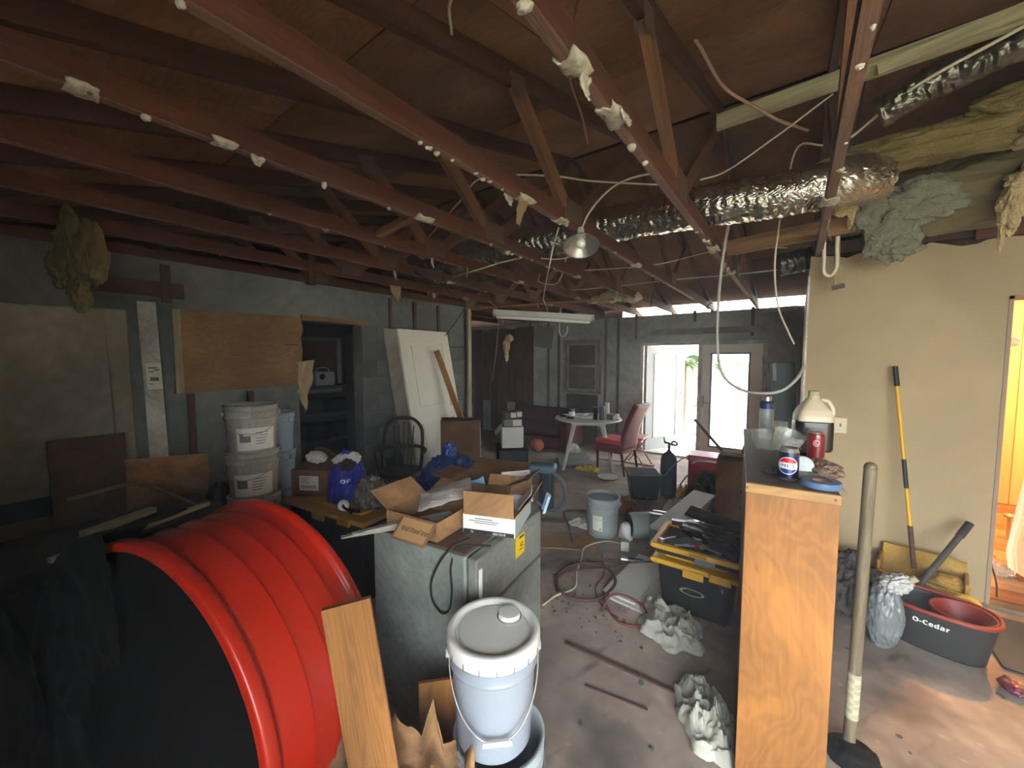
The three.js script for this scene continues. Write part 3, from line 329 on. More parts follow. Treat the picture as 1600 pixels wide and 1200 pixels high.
{ const o = T('trim_board', 'tall narrow white primed board leaning left of the plywood', 'board'); ob('board', leanX(0.11, 2.1, 0.02, -0.73, 0.0, -4.05, 2.09, -3.84), M.white, o);
  const t = canvas(128, 256, (c, w, h) => { c.fillStyle = '#d9d5c9'; c.fillRect(0, 0, w, h); c.fillStyle = '#555'; for (const [x, y, a, b] of [[20, 40, 70, 14], [70, 62, 40, 12], [18, 80, 50, 9], [30, 140, 70, 34], [20, 200, 30, 8]]) c.fillRect(x, y, a, b); });
  const g = new THREE.PlaneGeometry(0.09, 0.2).rotateY(PI / 2).rotateZ(0.1); ob('printed_label', g, decal(t), o, [-3.935, 1.52, -0.73]); }
{ const s = shape([[0, 0], [0.94, 0.02], [1.0, 0.05], [1.0, 0.16], [0.985, 0.2], [1.005, 0.35], [0.99, 0.5], [1.02, 0.57], [1.0, 0.68], [0.9, 0.7], [0.03, 0.68]]);
  const o = T('plywood_board', 'ragged-edged plywood sheet fixed across the wall above the white pails', 'board', [-4.02, 1.37, -0.86], PI / 2); ob('board', metre(ext(s, 0.02)), mat(0xb98e5e, 0.85, { map: plyT }), o); ob('edge_batten', bx(0.05, 0.67, 0.03, 0.03, 0.34, 0.03), M.pale, o); ob('knot_slit', bx(0.12, 0.01, 0.002, 0.9, 0.42, 0.021), M.darkwood, o); }
one('torn_cloth', 'torn tan cloth hanging from the right end of the plywood sheet', 'cloth', sheet(10, 16, (u, v) => [-3.985 + Math.sin(u * 7 + v * 3) * 0.02, 1.62 - v * 0.45 * (0.7 + 0.5 * u) + u * 0.02, -1.8 - u * 0.16 * (1 - v * 0.6) + N3(u * 3, v * 4, 3) * 0.05], 0.006), mat(0xb19c78, 0.95));
// store room seen through the opening
{ const o = T('storage_shelves', 'dark metal shelving unit in the storeroom through the left opening', 'shelving', [-5.45, 0, -2.85], PI / 2);
  for (const [a, b] of [[-1, -1], [1, -1], [-1, 1], [1, 1]]) ob('post', bx(0.04, 1.7, 0.04, a * 0.5, 0.85, b * 0.2), M.black, o); for (const y of [0.16, 0.5, 0.88, 1.26]) ob('shelf', [bx(1.02, 0.025, 0.42, 0, y, 0), bx(1.02, 0.03, 0.01, 0, y, 0.212)], M.iron, o); }
{ const o = T('radio', 'old white radio on the top storeroom shelf', 'radio', [-5.4, 1.275, -2.78], PI / 2 + 0.1); ob('body', rb(0.3, 0.2, 0.16, 0.03, 0, 0.1, 0), mat(0x9aa39c, 0.5), o); ob('dial', lathe([[0, 0.01], [0.04, 0.01], [0.04, 0]], 20).rotateX(PI / 2).translate(-0.06, 0.13, 0.08), M.black, o); ob('handle', tube([[-0.1, 0.19, 0], [-0.08, 0.24, 0], [0.08, 0.24, 0], [0.1, 0.19, 0]], 0.008, 20), M.plastic, o); }
for (const [z, y, w, h, l] of [[-2.6, 0.895, 0.24, 0.2, 'dark box on the third storeroom shelf, nearer the plywood'], [-3.0, 0.895, 0.3, 0.16, 'dark box on the third storeroom shelf, nearer the brown post'], [-2.65, 0.515, 0.3, 0.22, 'black crate on the second storeroom shelf, left one'], [-3.05, 0.515, 0.26, 0.2, 'black crate on the second storeroom shelf, right one']]) { const o = T('storage_box', l, 'box', [-5.42, y, z], PI / 2); ob('body', rb(w, h, 0.24, 0.01, 0, h / 2, 0), M.black, o); ob('lid', rb(w + 0.02, 0.03, 0.26, 0.008, 0, h, 0), M.rubber, o); }
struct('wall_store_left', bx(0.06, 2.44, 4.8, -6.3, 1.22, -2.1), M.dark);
{ const o = T('wardrobe', 'brown wooden wardrobe side standing in the storeroom doorway', 'wardrobe', [-4.95, 0, -3.28]); ob('cabinet', rb(0.5, 2.0, 0.55, 0.01, 0, 1.0, 0), wood(0x4d3323, 0.6), o); ob('door', rb(0.02, 1.85, 0.25, 0.005, 0.262, 1.0, 0.135), wood(0x553a28, 0.6), o); ob('door', rb(0.02, 1.85, 0.25, 0.005, 0.262, 1.0, -0.135), wood(0x553a28, 0.6), o); }
{ const o = T('picture_frame', 'pale framed brown panel hung on the storeroom wall', 'picture', [-6.24, 1.55, -3.1], PI / 2); ob('panel', bx(0.7, 0.8, 0.02), wood(0x5a3a28), o); ob('frame', [bx(0.8, 0.06, 0.04, 0, 0.42, 0), bx(0.8, 0.06, 0.04, 0, -0.42, 0), bx(0.06, 0.9, 0.04, -0.4, 0, 0), bx(0.06, 0.9, 0.04, 0.4, 0, 0)], M.block3, o); }
// buckets
function pailGeo(h, r0, r1) { return lathe([[0, 0.004], [r0 - 0.004, 0], [r0, 0.006], [r1 - 0.004, h * 0.76], [r1 + 0.004, h * 0.765], [r1 + 0.004, h * 0.79], [r1 - 0.002, h * 0.795], [r1 - 0.001, h * 0.88], [r1 + 0.005, h * 0.885], [r1 + 0.005, h * 0.91], [r1 - 0.001, h * 0.915], [r1, h - 0.012], [r1 + 0.007, h - 0.01], [r1 + 0.007, h], [r1 - 0.006, h], [r1 - 0.01, h * 0.9], [r0 - 0.008, 0.012], [0, 0.012]], 48); }
const bail = (r, h, drop, a) => { const p = []; for (let i = 0; i <= 12; i++) { const t = i / 12 * PI; p.push([Math.cos(t) * (r + 0.006) * Math.cos(a) , h - Math.sin(t) * drop, (Math.cos(t) * Math.sin(a) + Math.sin(t) * 0.16) * (r + 0.008) + Math.sin(t) * r * 0.92]); } return tube(p, 0.0028, 40, 6); };
function pail(label, p, turn, m, o2 = {}) {
  const h = o2.h ?? 0.37, r1 = o2.r ?? 0.15, o = T('plastic_bucket', label, 'bucket', p, turn, o2.group); ob('body', pailGeo(h, r1 * 0.88, r1), m, o);
  ob('handle', bail(r1, h * 0.84, o2.drop ?? 0.16, 0), M.steel, o); for (const s of [-1, 1]) ob('handle_lug', rb(0.02, 0.035, 0.03, 0.006, s * (r1 + 0.008), h * 0.84, 0), m, o);
  if (o2.grip !== false) ob('grip', rod([-0.045, h * 0.84 - (o2.drop ?? 0.16), r1 * 1.09], [0.045, h * 0.84 - (o2.drop ?? 0.16), r1 * 1.09], 0.008), M.plastic, o);
  if (o2.print) { const g = new THREE.CylinderGeometry(r1 * 0.955 + 0.0015, r1 * 0.92 + 0.0015, h * 0.4, 24, 1, true, -0.8 + (o2.pt ?? 0), 1.6).translate(0, h * 0.4, 0); ob('printed_label', g, decal(o2.print), o); }
  if (o2.lid) { ob('lid', lathe([[0, h + 0.012], [r1 - 0.03, h + 0.012], [r1 - 0.026, h + 0.006], [r1 - 0.016, h + 0.006], [r1 - 0.01, h + 0.022], [r1 + 0.008, h + 0.022], [r1 + 0.013, h + 0.014], [r1 + 0.013, h - 0.03], [r1 + 0.008, h - 0.034], [r1 + 0.006, h - 0.004], [0, h - 0.002]], 56), o2.lidM ?? M.plastic, o);
    for (let i = 0; i < 18; i++) { const a = i / 18 * 2 * PI; ob('lid_slit', bx(0.002, 0.02, 0.003, Math.sin(a) * (r1 + 0.0125), h - 0.022, Math.cos(a) * (r1 + 0.0125), 0, a), M.iron, o); }
    ob('spout_cap', lathe([[0, 0.016], [0.036, 0.016], [0.038, 0.014], [0.038, 0.003], [0.044, 0.0], [0, 0]], 30), M.plastic, o, [0.06, h + 0.012, -0.055]); }
  if (o2.fill) ob('paint', lathe([[0, h * 0.93], [r1 - 0.012, h * 0.93], [r1 - 0.012, h * 0.9], [0, h * 0.9]], 30), o2.fill, o);
  return o; }
const lidPrint = canvas(256, 128, (c, w, h) => { c.fillStyle = '#dedad0'; c.fillRect(0, 0, w, h); c.fillStyle = '#6c6c70'; c.fillRect(20, 30, 70, 50); c.fillStyle = '#8a8a8a'; for (let i = 0; i < 5; i++) c.fillRect(120, 25 + i * 16, 90 - i * 8, 5); });
pail('top open white pail of the tall stack beside the plywood', [-3.02, 0.97, -1.05], 1.2, M.dirtyPlastic, { drop: 0.13, print: lidPrint, pt: 0.2, r: 0.155 });
pail('second white pail down in the tall stack beside the plywood', [-3.02, 0.66, -1.05], 0.9, M.dirtyPlastic, { drop: 0.12, print: lidPrint, pt: 0.3, r: 0.155, grip: false });
pail('third greyish pail down in the tall stack beside the plywood', [-3.02, 0.35, -1.05], 0.5, M.plasticGrey, { drop: 0.1, grip: false, r: 0.155 });
pail('bottom grey pail of the tall stack, mostly hidden by the red drum', [-3.02, 0.0, -1.05], 0.5, M.greyPail, { drop: 0.1, grip: false, r: 0.155, h: 0.38 });
for (let k = 0; k < 4; k++) pail(['bottom', 'third', 'second', 'top'][k] + ' bluish clear pail of the stack half hidden behind the white pails', [-3.33, k * 0.3, -1.33], 0.4, mat(0x8fa0aa, 0.3), { drop: 0.1, grip: false, r: 0.125, h: 0.33 });
{ const o = T('cardboard_box', 'bent brown carton leaning beside the white primed board', 'box', [-3.45, 0.0, -0.66]); ob('carton', sheet(12, 8, (u, v) => [0.0 + 0.12 * Math.sin(v * 2.2), 0.64 + v * 0.36 - (u - 0.5) * 0.04 * v, 0.2 - u * 0.42], 0.008), M.kraft, o); ob('carton_base', rb(0.3, 0.66, 0.36, 0.01, 0.02, 0.33, -0.02), M.kraftDark, o); ob('flap', sheet(6, 4, (u, v) => [0.16 + v * 0.06, 0.66 - v * 0.1, -0.22 + u * 0.4], 0.005), M.kraft, o); }
{ const o = T('bed_frame', 'black folded bed frame with two pale slats piled behind the red drum', 'bed frame');
  ob('frame', [rb(0.5, 0.1, 0.9, 0.03, -2.85, 0.72, -0.33, 0, 0.1), rb(0.42, 0.62, 0.8, 0.03, -2.9, 0.36, -0.25), bar([-2.62, 0.6, 0.1], [-2.75, 0.66, -0.7], 0.08, 0.1)], M.black, o); ob('slat', bar([-2.5, 0.8, -0.1], [-2.7, 0.82, -0.7], 0.03, 0.022), M.pale, o); ob('slat', bar([-2.78, 0.79, -0.22], [-2.9, 0.8, -0.5], 0.05, 0.03), M.pale, o); ob('spring_tube', tube([[-3.1, 0.9, -0.2], [-3.0, 0.94, -0.45], [-2.85, 0.85, -0.6], [-2.75, 0.8, -0.66]], 0.012, 30), M.pipe, o); }
one('black_bag', 'dark rumpled bag slumped at bottom left in front of the drum', 'bag', lump(0.34, 0.5, 0.16, 0.16, 1.3, 5, 6, 0.3).translate(0, 0.46, 0), M.rubber, [-1.98, 0, 0.12]);
one('purple_bundle', 'dark purple bundle below the bent brown carton', 'bundle', heap(0.16, 0.62, 0.16, 0.2, 2, 8, 0.4), mat(0x2b2226, 0.9), [-3.28, 0, -0.92]);
// big red drum on its side
{ const a = -1.8157, o = T('red_drum', 'large glossy red drum on its side with a black end', 'drum', [-1.555, 0.55, -0.235]); const R = 0.55, L = 0.385;
  const p = [[R - 0.03, -0.012], [R - 0.008, -0.012], [R, -0.004], [R, 0.02], [R - 0.008, 0.03], [R - 0.022, 0.034], [R - 0.026, 0.05], [R - 0.02, 0.06], [R - 0.022, 0.135], [R - 0.015, 0.138], [R - 0.022, 0.141], [R - 0.022, 0.215], [R - 0.015, 0.218], [R - 0.022, 0.221], [R - 0.022, 0.295], [R - 0.015, 0.298], [R - 0.022, 0.301], [R - 0.022, L - 0.035], [R - 0.01, L - 0.03], [R, L - 0.02], [R, L - 0.004], [R - 0.008, L], [R - 0.03, L]];
  const q = new THREE.Quaternion().setFromUnitVectors(V(0, 1, 0), V(Math.cos(a), 0, Math.sin(a))); const sh = ob('shell', lathe(p, 140), M.red, o); sh.quaternion.copy(q);
  const f = ob('end_face', lathe([[0, 0.004], [R - 0.012, 0.004], [R - 0.012, 0.02], [0, 0.02]], 90), M.drumFace, o); f.quaternion.copy(q); const f2 = ob('end_face', lathe([[0, L - 0.02], [R - 0.012, L - 0.02], [R - 0.012, L - 0.004], [0, L - 0.004]], 90), M.red, o); f2.quaternion.copy(q);
  one('black_tarp', 'black tarp draped over the left edge of the red drum', 'tarp', sheet(40, 24, (u, v) => { const t = (98 + u * 130) * PI / 180, k = N3(u * 5, v * 4, 7, 3), r = v < 0.7 ? 0.2 + v / 0.7 * 0.385 + k * 0.02 : 0.585 + k * 0.02, s = v < 0.7 ? -0.045 - Math.abs(k) * 0.05 - u * 0.03 : -0.045 + (v - 0.7) * 0.7; const rr2 = r + (v > 0.65 ? 0.015 : 0) - (1 - u) * (v < 0.7 ? 0 : 0.012); return [-1.555 + 0.97 * rr2 * Math.cos(t) - 0.242 * s, 0.55 + rr2 * Math.sin(t), -0.235 - 0.242 * rr2 * Math.cos(t) - 0.97 * s]; }, 0.004), M.rubber); }
// black and yellow tote with clutter on its lid
function tote(label, p, turn, w, d, h, lidM) { const o = T('storage_tote', label, 'tote', p, turn); const g = new RoundedBoxGeometry(w, h, d, 4, 0.04), P = g.attributes.position; for (let i = 0; i < P.count; i++) { const k = 0.86 + 0.14 * (P.getY(i) / h + 0.5); P.setX(i, P.getX(i) * k); P.setZ(i, P.getZ(i) * k); } g.computeVertexNormals(); ob('tub', metre(g).translate(0, h / 2, 0), M.black, o); if (w < 0.6) ob('emblem', new THREE.TorusGeometry(0.05, 0.006, 8, 40).scale(1.3, 0.4, 0.5).translate(-0.01, h * 0.52, d / 2 * 0.935 + 0.012), M.pale, o);
  ob('lid', [rb(w + 0.07, 0.035, d + 0.07, 0.017, 0, h - 0.005, 0), rb(w * 0.8, 0.02, d * 0.8, 0.009, 0, h + 0.014, 0)], lidM, o); ob('latch', [rb(0.12, 0.05, 0.02, 0.006, 0, h - 0.03, d / 2 + 0.035), rb(0.12, 0.05, 0.02, 0.006, w * 0.32, h - 0.012, d / 2 + 0.035)], lidM, o); return o; }
tote('black tote with a dull yellow lid behind the grey fridge', [-2.64, 0, -1.56], 0.12, 0.84, 0.5, 0.6, mat(0xb98d2c, 0.6));
const parcelT = canvas(256, 192, (c, w, h) => { c.fillStyle = '#cfcabd'; c.fillRect(0, 0, w, h); c.fillStyle = '#4c4a46'; for (let i = 0; i < 6; i++) c.fillRect(20, 20 + i * 14, 130 - (i * 37) % 60, 5); for (let i = 0; i < 40; i++) c.fillRect(20 + i * 5, 125, 1 + (i * 7) % 4, 40); });
function carton(o, w, h, d, m, mi, flaps) { const t = 0.006; ob('panel', [bx(w, h, t, 0, h / 2, d / 2), bx(w, h, t, 0, h / 2, -d / 2), bx(t, h, d, w / 2, h / 2, 0), bx(t, h, d, -w / 2, h / 2, 0), bx(w, t, d, 0, t / 2, 0)], m, o);
  for (const [side, len, ang] of flaps) { const L = side === 'f' || side === 'b' ? w : d, g = bx(L - 0.006, 0.005, len, 0, 0, len / 2), f = ob('flap', g.rotateX(-ang), mi, o); const r = { f: 0, r: PI / 2, b: PI, l: -PI / 2 }[side]; f.rotation.y = r; f.position.set(...{ f: [0, h, d / 2], b: [0, h, -d / 2], r: [w / 2, h, 0], l: [-w / 2, h, 0] }[side]); } }
{ const o = T('cardboard_box', 'taped brown parcel with a white address label on the tote lid', 'box', [-2.93, 0.625, -1.5], 0.55); ob('carton', rb(0.36, 0.2, 0.28, 0.006, 0, 0.1, 0), M.kraftDark, o); ob('flap', sheet(6, 5, (u, v) => [-0.17 + u * 0.34, 0.2 + v * 0.1 + 0.02 * Math.sin(u * 5), -0.14 + v * 0.16 * u], 0.005), M.kraftDark, o); ob('address_label', new THREE.PlaneGeometry(0.15, 0.11), decal(parcelT), o, [-0.04, 0.1, 0.1415]); }
one('crumpled_paper', 'crumpled cream paper lying on the labelled parcel', 'paper', lump(0.09, 0.04, 0.06, 0.5, 2.4, 4, 4, 0.6), M.paper, [-3.05, 0.87, -1.5]);
{ const o = T('blue_jersey', 'deep blue cloth bundle with white letters standing on the tote lid', 'cloth bundle', [-2.6, 0.625, -1.5], 0.95); ob('bundle', heap(0.13, 0.3, 0.1, 0.16, 2.2, 12, 0.4), mat(0x1c2480, 0.8), o);
  const t = canvas(128, 128, (c) => { c.fillStyle = '#1c2480'; c.fillRect(0, 0, 128, 128); c.fillStyle = '#d5d3e8'; c.font = 'bold 84px sans-serif'; c.fillText('OF', 4, 96); }); ob('print', sheet(8, 6, (u, v) => [-0.045 + u * 0.085, 0.145 + v * 0.055, 0.128 - Math.pow(u - 0.5, 2) * 0.06], 0.003), decal(t), o, [0, 0, 0]); ob('collar', lump(0.09, 0.045, 0.07, 0.3, 2, 15, 4, 0.4).translate(0, 0.3, 0), mat(0xc9c6be, 0.8), o); ob('opening', lump(0.06, 0.05, 0.03, 0.2, 2, 16, 3).translate(0.0, 0.27, 0.06), mat(0x2c1820, 0.9), o); }
one('clear_bag', 'crumpled clear plastic bag on the tote lid beside the blue bundle', 'plastic bag', heap(0.15, 0.16, 0.1, 0.28, 2, 22, 0.6), phys(0x9a9184, 0.2, { transmission: 0.45, thickness: 0 }), [-2.38, 0.63, -1.55]);
one('tape_roll', 'small white tape roll standing on the front of the tote lid', 'tape roll', new THREE.TorusGeometry(0.024, 0.013, 14, 36).scale(1, 1, 1.6), M.plastic, [-2.42, 0.665, -1.36], [0.1, 0.6, 0]);
one('spring_clamp', 'dark hand tool lying at the front of the tote lid', 'hand tool', [rod([-0.1, 0.012, 0], [0.02, 0.012, 0.01], 0.01), rod([0.02, 0.012, 0.01], [0.09, 0.014, -0.02], 0.014), rod([0.02, 0.012, 0.01], [0.08, 0.014, 0.03], 0.008)], M.blackGloss, [-2.36, 0.64, -1.36]);
one('steel_bottle', 'narrow pale object half hidden between the plastic bag and cartons', 'bottle', lathe([[0, 0], [0.035, 0], [0.036, 0.1], [0.02, 0.14], [0.018, 0.16], [0, 0.16]], 24), M.plastic, [-2.2, 0.63, -1.6], [0.2, 0, -0.9]);
// windsor chair
{ const o = T('windsor_chair', 'dark bow-back wooden chair in front of the leaning white door', 'chair', [-3.37, 0, -2.545], 0.75); const m = M.darkwood;
  const seat = new THREE.Shape(); seat.absellipse(0, 0, 0.22, 0.21, 0, 2 * PI); ob('seat', ext(seat, 0.03, 0.008).rotateX(-PI / 2).translate(0, 0.43, 0), m, o);
  ob('backrest', tube([[-0.2, 0.45, -0.12], [-0.21, 0.7, -0.2], [-0.19, 0.88, -0.25], [-0.1, 0.97, -0.28], [0, 0.985, -0.285], [0.1, 0.97, -0.28], [0.19, 0.88, -0.25], [0.21, 0.7, -0.2], [0.2, 0.45, -0.12]], 0.019, 60, 8), m, o);
  for (let i = -2; i <= 2; i++) ob('spindle', rod([i * 0.045, 0.45, -0.16], [i * 0.055, 0.94 - Math.abs(i) * 0.022, -0.27], 0.006), m, o); ob('arm_rail', tube([[-0.24, 0.66, 0.12], [-0.25, 0.66, -0.1], [-0.15, 0.67, -0.22], [0.15, 0.67, -0.22], [0.25, 0.66, -0.1], [0.24, 0.66, 0.12]], 0.018, 50, 8), m, o);
  for (const [a, b] of [[-1, -1], [1, -1], [-1, 1], [1, 1]]) ob('leg', rod([a * 0.13, 0.43, b * 0.12], [a * 0.2, 0, b * 0.19], 0.012, 0.018), m, o); for (const a of [-1, 1]) ob('arm_post', rod([a * 0.2, 0.45, 0.08], [a * 0.24, 0.66, 0.1], 0.011), m, o); ob('stretcher', [rod([-0.17, 0.18, -0.16], [-0.17, 0.18, 0.16], 0.01), rod([0.17, 0.18, -0.16], [0.17, 0.18, 0.16], 0.01), rod([-0.17, 0.18, 0], [0.17, 0.18, 0], 0.01)], m, o); }
// white door leaning on the pier, a second slab behind it, and a stick
{ const th = Math.atan2(0.5, 2.03), o = T('interior_door', 'white panelled door leaning against the block pier', 'door panel', [-3.52, 0, -3.37]); o.rotation.set(0, PI / 2, 0, 'YXZ'); const g = new THREE.Group(); g.name = 'slab'; g.rotation.x = -th * 0.9; o.add(g);
  ob('door_face', wallXY(rect(-0.41, 0, 0.41, 2.06), [rect(-0.28, 1.05, 0.28, 1.9), rect(-0.28, 0.16, 0.28, 0.9)], 0.012).translate(0, 0, 0.026), M.door, g); ob('core', bx(0.82, 2.06, 0.026, 0, 1.03, 0.013), M.door, g); for (const [y, h] of [[1.475, 0.78], [0.53, 0.67]]) ob('raised_panel', rb(0.48, h, 0.012, 0.005, 0, y, 0.028), M.door, g); }
one('door_slab', 'plain off-white slab edge showing behind the panelled door', 'door panel', leanX(0.9, 2.05, 0.03, -3.3, 0.0, -4.06, 2.02, -3.62), M.whiteBoard);
one('timber_stick', 'light pine stick leaning across the face of the white door', 'timber', bar([-3.83, 1.76, -3.5], [-3.3, 0.02, -3.82], 0.035, 0.07), M.pine);
// ---------------------------------------------------------------- grey fridge and the boxes on it
{ const o = T('mini_fridge', 'grey two-door mini fridge with a brown top and yellow sticker', 'fridge', [-1.318, 0, -1.358], 0.117);
  ob('cabinet', rb(0.54, 0.85, 0.59, 0.012, -0.03, 0.425, 0), M.fridge, o); ob('top_panel', rb(0.53, 0.014, 0.58, 0.004, -0.03, 0.856, 0), M.fridgeTop, o);
  const d1 = ob('door', rb(0.05, 0.235, 0.59, 0.01, 0.275, 0.735, 0), M.fridgeDoor, o), d2 = ob('door', rb(0.05, 0.575, 0.59, 0.01, 0.275, 0.318, 0), M.fridgeDoor, o);
  ob('handle', bx(0.006, 0.16, 0.018, 0.302, 0.73, 0.275), M.plastic, d1); ob('handle', bx(0.006, 0.2, 0.018, 0.302, 0.47, 0.275), M.plastic, d2);
  const t = canvas(128, 128, (c) => { c.fillStyle = '#e3b90f'; c.fillRect(0, 0, 128, 128); c.fillStyle = '#1d1a10'; c.fillRect(52, 10, 66, 14); c.font = 'bold 40px sans-serif'; c.fillText('42', 62, 78); c.fillRect(52, 90, 50, 6); }); ob('sticker', new THREE.PlaneGeometry(0.09, 0.1).rotateY(PI / 2), decal(t), o, [0.3008, 0.765, -0.06]); }
const scrawl = canvas(256, 96, (c) => { c.fillStyle = '#b98d5c'; c.fillRect(0, 0, 256, 96); c.fillStyle = '#2a211a'; c.font = 'italic bold 30px serif'; c.fillText('Wall Panel trim', 24, 58); });
{ const o = T('open_carton', 'open shallow kraft carton with a handwritten flap on the fridge', 'box', [-1.375, 0.865, -1.21], 0.12); carton(o, 0.3, 0.085, 0.27, M.kraft, M.kraft, [['l', 0.13, 0.55], ['b', 0.13, 0.35]]); const fl = ob('flap', bx(0.19, 0.005, 0.11, 0, 0, 0.055).rotateX(0.75), M.kraft, o, [0.055, 0.084, 0.136]); ob('written_label', new THREE.PlaneGeometry(0.17, 0.09).rotateX(-PI / 2).translate(0, 0.0035, 0.055).rotateX(0.75), decal(scrawl, 0.9), fl); }
one('padded_envelope', 'grey padded envelope lying across the open kraft carton', 'envelope', sheet(14, 10, (u, v) => [-0.13 + u * 0.26, 0.018 * Math.sin(u * 3.1) * Math.sin(v * 3.1) + N3(u * 4, v * 4, 2) * 0.02, -0.09 + v * 0.18], 0.006), mat(0xb3a9a0, 0.7, { bumpMap: crumB, bumpScale: 0.003 }), [-1.37, 0.985, -1.3], [0.25, 0.75, 0.1]);
const panelPrint = canvas(256, 96, (c) => { c.fillStyle = '#e9e7df'; c.fillRect(0, 0, 256, 96); c.fillStyle = '#777'; c.fillRect(60, 14, 90, 5); c.fillRect(30, 26, 150, 4); c.fillRect(60, 36, 110, 4); c.fillStyle = '#26282a'; c.fillRect(0, 74, 256, 22); c.fillStyle = '#e9e7df'; c.font = 'bold 15px sans-serif'; c.fillText('1x', 36, 91); c.fillText('ASS-TO-B', 150, 91); });
{ const o = T('printed_carton', 'white printed carton with raised brown flap on the fridge front corner', 'box', [-1.13, 0.865, -1.42], 0.36); carton(o, 0.24, 0.085, 0.3, M.paper, M.kraft, [['f', 0.11, 1.5], ['r', 0.1, 0.9], ['b', 0.1, 0.9]]); ob('printed_face', new THREE.PlaneGeometry(0.238, 0.084), decal(panelPrint), o, [0, 0.043, 0.1545]); ob('printed_face', new THREE.PlaneGeometry(0.298, 0.084).rotateY(PI / 2), mat(0xaeb8b8, 0.6), o, [0.1245, 0.043, 0]); ob('white_flap', bx(0.1, 0.004, 0.12, 0.13, 0.13, 0.0, 0, 0.2, 0.9), M.paper, o); }
for (let i = 0; i < 5; i++) one('vinyl_slat', ['lowest', 'second', 'middle', 'fourth', 'topmost'][i] + ' of the pale vinyl slats poking off the left of the fridge top', 'slat', rb(0.42, 0.006, 0.028, 0.002), i % 2 ? M.pale : M.white, [-1.47 + i * 0.012, 0.871 + i * 0.0065, -1.05 - i * 0.018], [0, 1.12 + i * 0.03, -0.03]);
one('blue_leaflet', 'light blue paper leaflet sticking up behind the cartons', 'paper', sheet(6, 6, (u, v) => [u * 0.1, v * 0.06 + u * 0.02, Math.sin(u * 3) * 0.015], 0.002), mat(0x7fb4cf, 0.7), [-1.42, 0.93, -1.52], [0.3, 0.5, 0]);
one('blue_leaflet', 'blue and white leaflet curling out of the right side of the white carton', 'paper', sheet(6, 6, (u, v) => [Math.sin(u * 3) * 0.02, v * 0.09, u * 0.06], 0.002), mat(0xa9c6de, 0.6), [-1.0, 0.9, -1.6], [0, 0.6, -0.3]);
{ const o = T('open_carton', 'open brown carton at the back right of the fridge top', 'box', [-1.36, 0.865, -1.6], 0.25); carton(o, 0.34, 0.13, 0.22, M.kraftDark, M.kraftDark, [['b', 0.14, 0.25], ['r', 0.12, 0.4], ['l', 0.12, 0.1]]); }
{ const o = T('white_booklet', 'thin white boxed panel leaning at the back right edge of the fridge', 'carton', [-1.2, 0.87, -1.66], 0.9); ob('case', rb(0.16, 0.16, 0.03, 0.004, 0, 0.09, 0, -0.35), M.paper, o); ob('case_edge', rb(0.162, 0.162, 0.012, 0.003, 0, 0.09, 0.018, -0.35), M.white, o); }
{ const o = T('glass_jar', 'lidded jar of brown odds and ends behind the cartons', 'jar', [-1.62, 0.865, -1.6]); ob('jar', lathe([[0, 0], [0.045, 0], [0.048, 0.01], [0.048, 0.09], [0.04, 0.1], [0, 0.1]], 30), mat(0x8c6a4e, 0.35, { map: dustT }), o); ob('lid', lathe([[0, 0.12], [0.043, 0.12], [0.045, 0.115], [0.045, 0.1], [0, 0.1]], 30), mat(0x59656b, 0.4), o); }
{ const o = T('plastic_bag', 'dark blue plastic bag full of stuff behind the grey fridge', 'plastic bag', [-2.02, 0.66, -2.0], 0.5); ob('bag', heap(0.25, 0.24, 0.2, 0.22, 1.9, 33, 0.55), M.blueBag, o); ob('tied_end', lump(0.05, 0.09, 0.04, 0.3, 2, 35, 4, 0.5).translate(-0.03, 0.28, 0), M.blueBag, o); }
{ const o = T('wooden_crate', 'dark crate holding up the blue bag behind the fridge', 'crate', [-2.02, 0, -2.02], 0.3); for (let k = 0; k < 4; k++) ob('crate_slat', [bx(0.5, 0.13, 0.015, 0, 0.09 + k * 0.16, 0.2), bx(0.5, 0.13, 0.015, 0, 0.09 + k * 0.16, -0.2), bx(0.015, 0.13, 0.4, 0.25, 0.09 + k * 0.16, 0), bx(0.015, 0.13, 0.4, -0.25, 0.09 + k * 0.16, 0)], M.oldwood, o); ob('crate_lid', bx(0.52, 0.015, 0.42, 0, 0.65, 0), M.oldwood, o); }
cable('thin black power cord looped down the left face of the fridge', [[-1.0, 0.87, -1.2], [-1.04, 0.885, -1.14], [-1.1, 0.872, -1.11], [-1.11, 0.8, -1.078], [-1.105, 0.7, -1.077], [-1.12, 0.61, -1.074], [-1.16, 0.585, -1.068], [-1.205, 0.62, -1.063], [-1.215, 0.69, -1.061], [-1.19, 0.76, -1.064], [-1.14, 0.84, -1.072], [-1.12, 0.875, -1.11], [-1.12, 0.872, -1.2]], 0.0045, M.cordDark, 'appliance_cable');
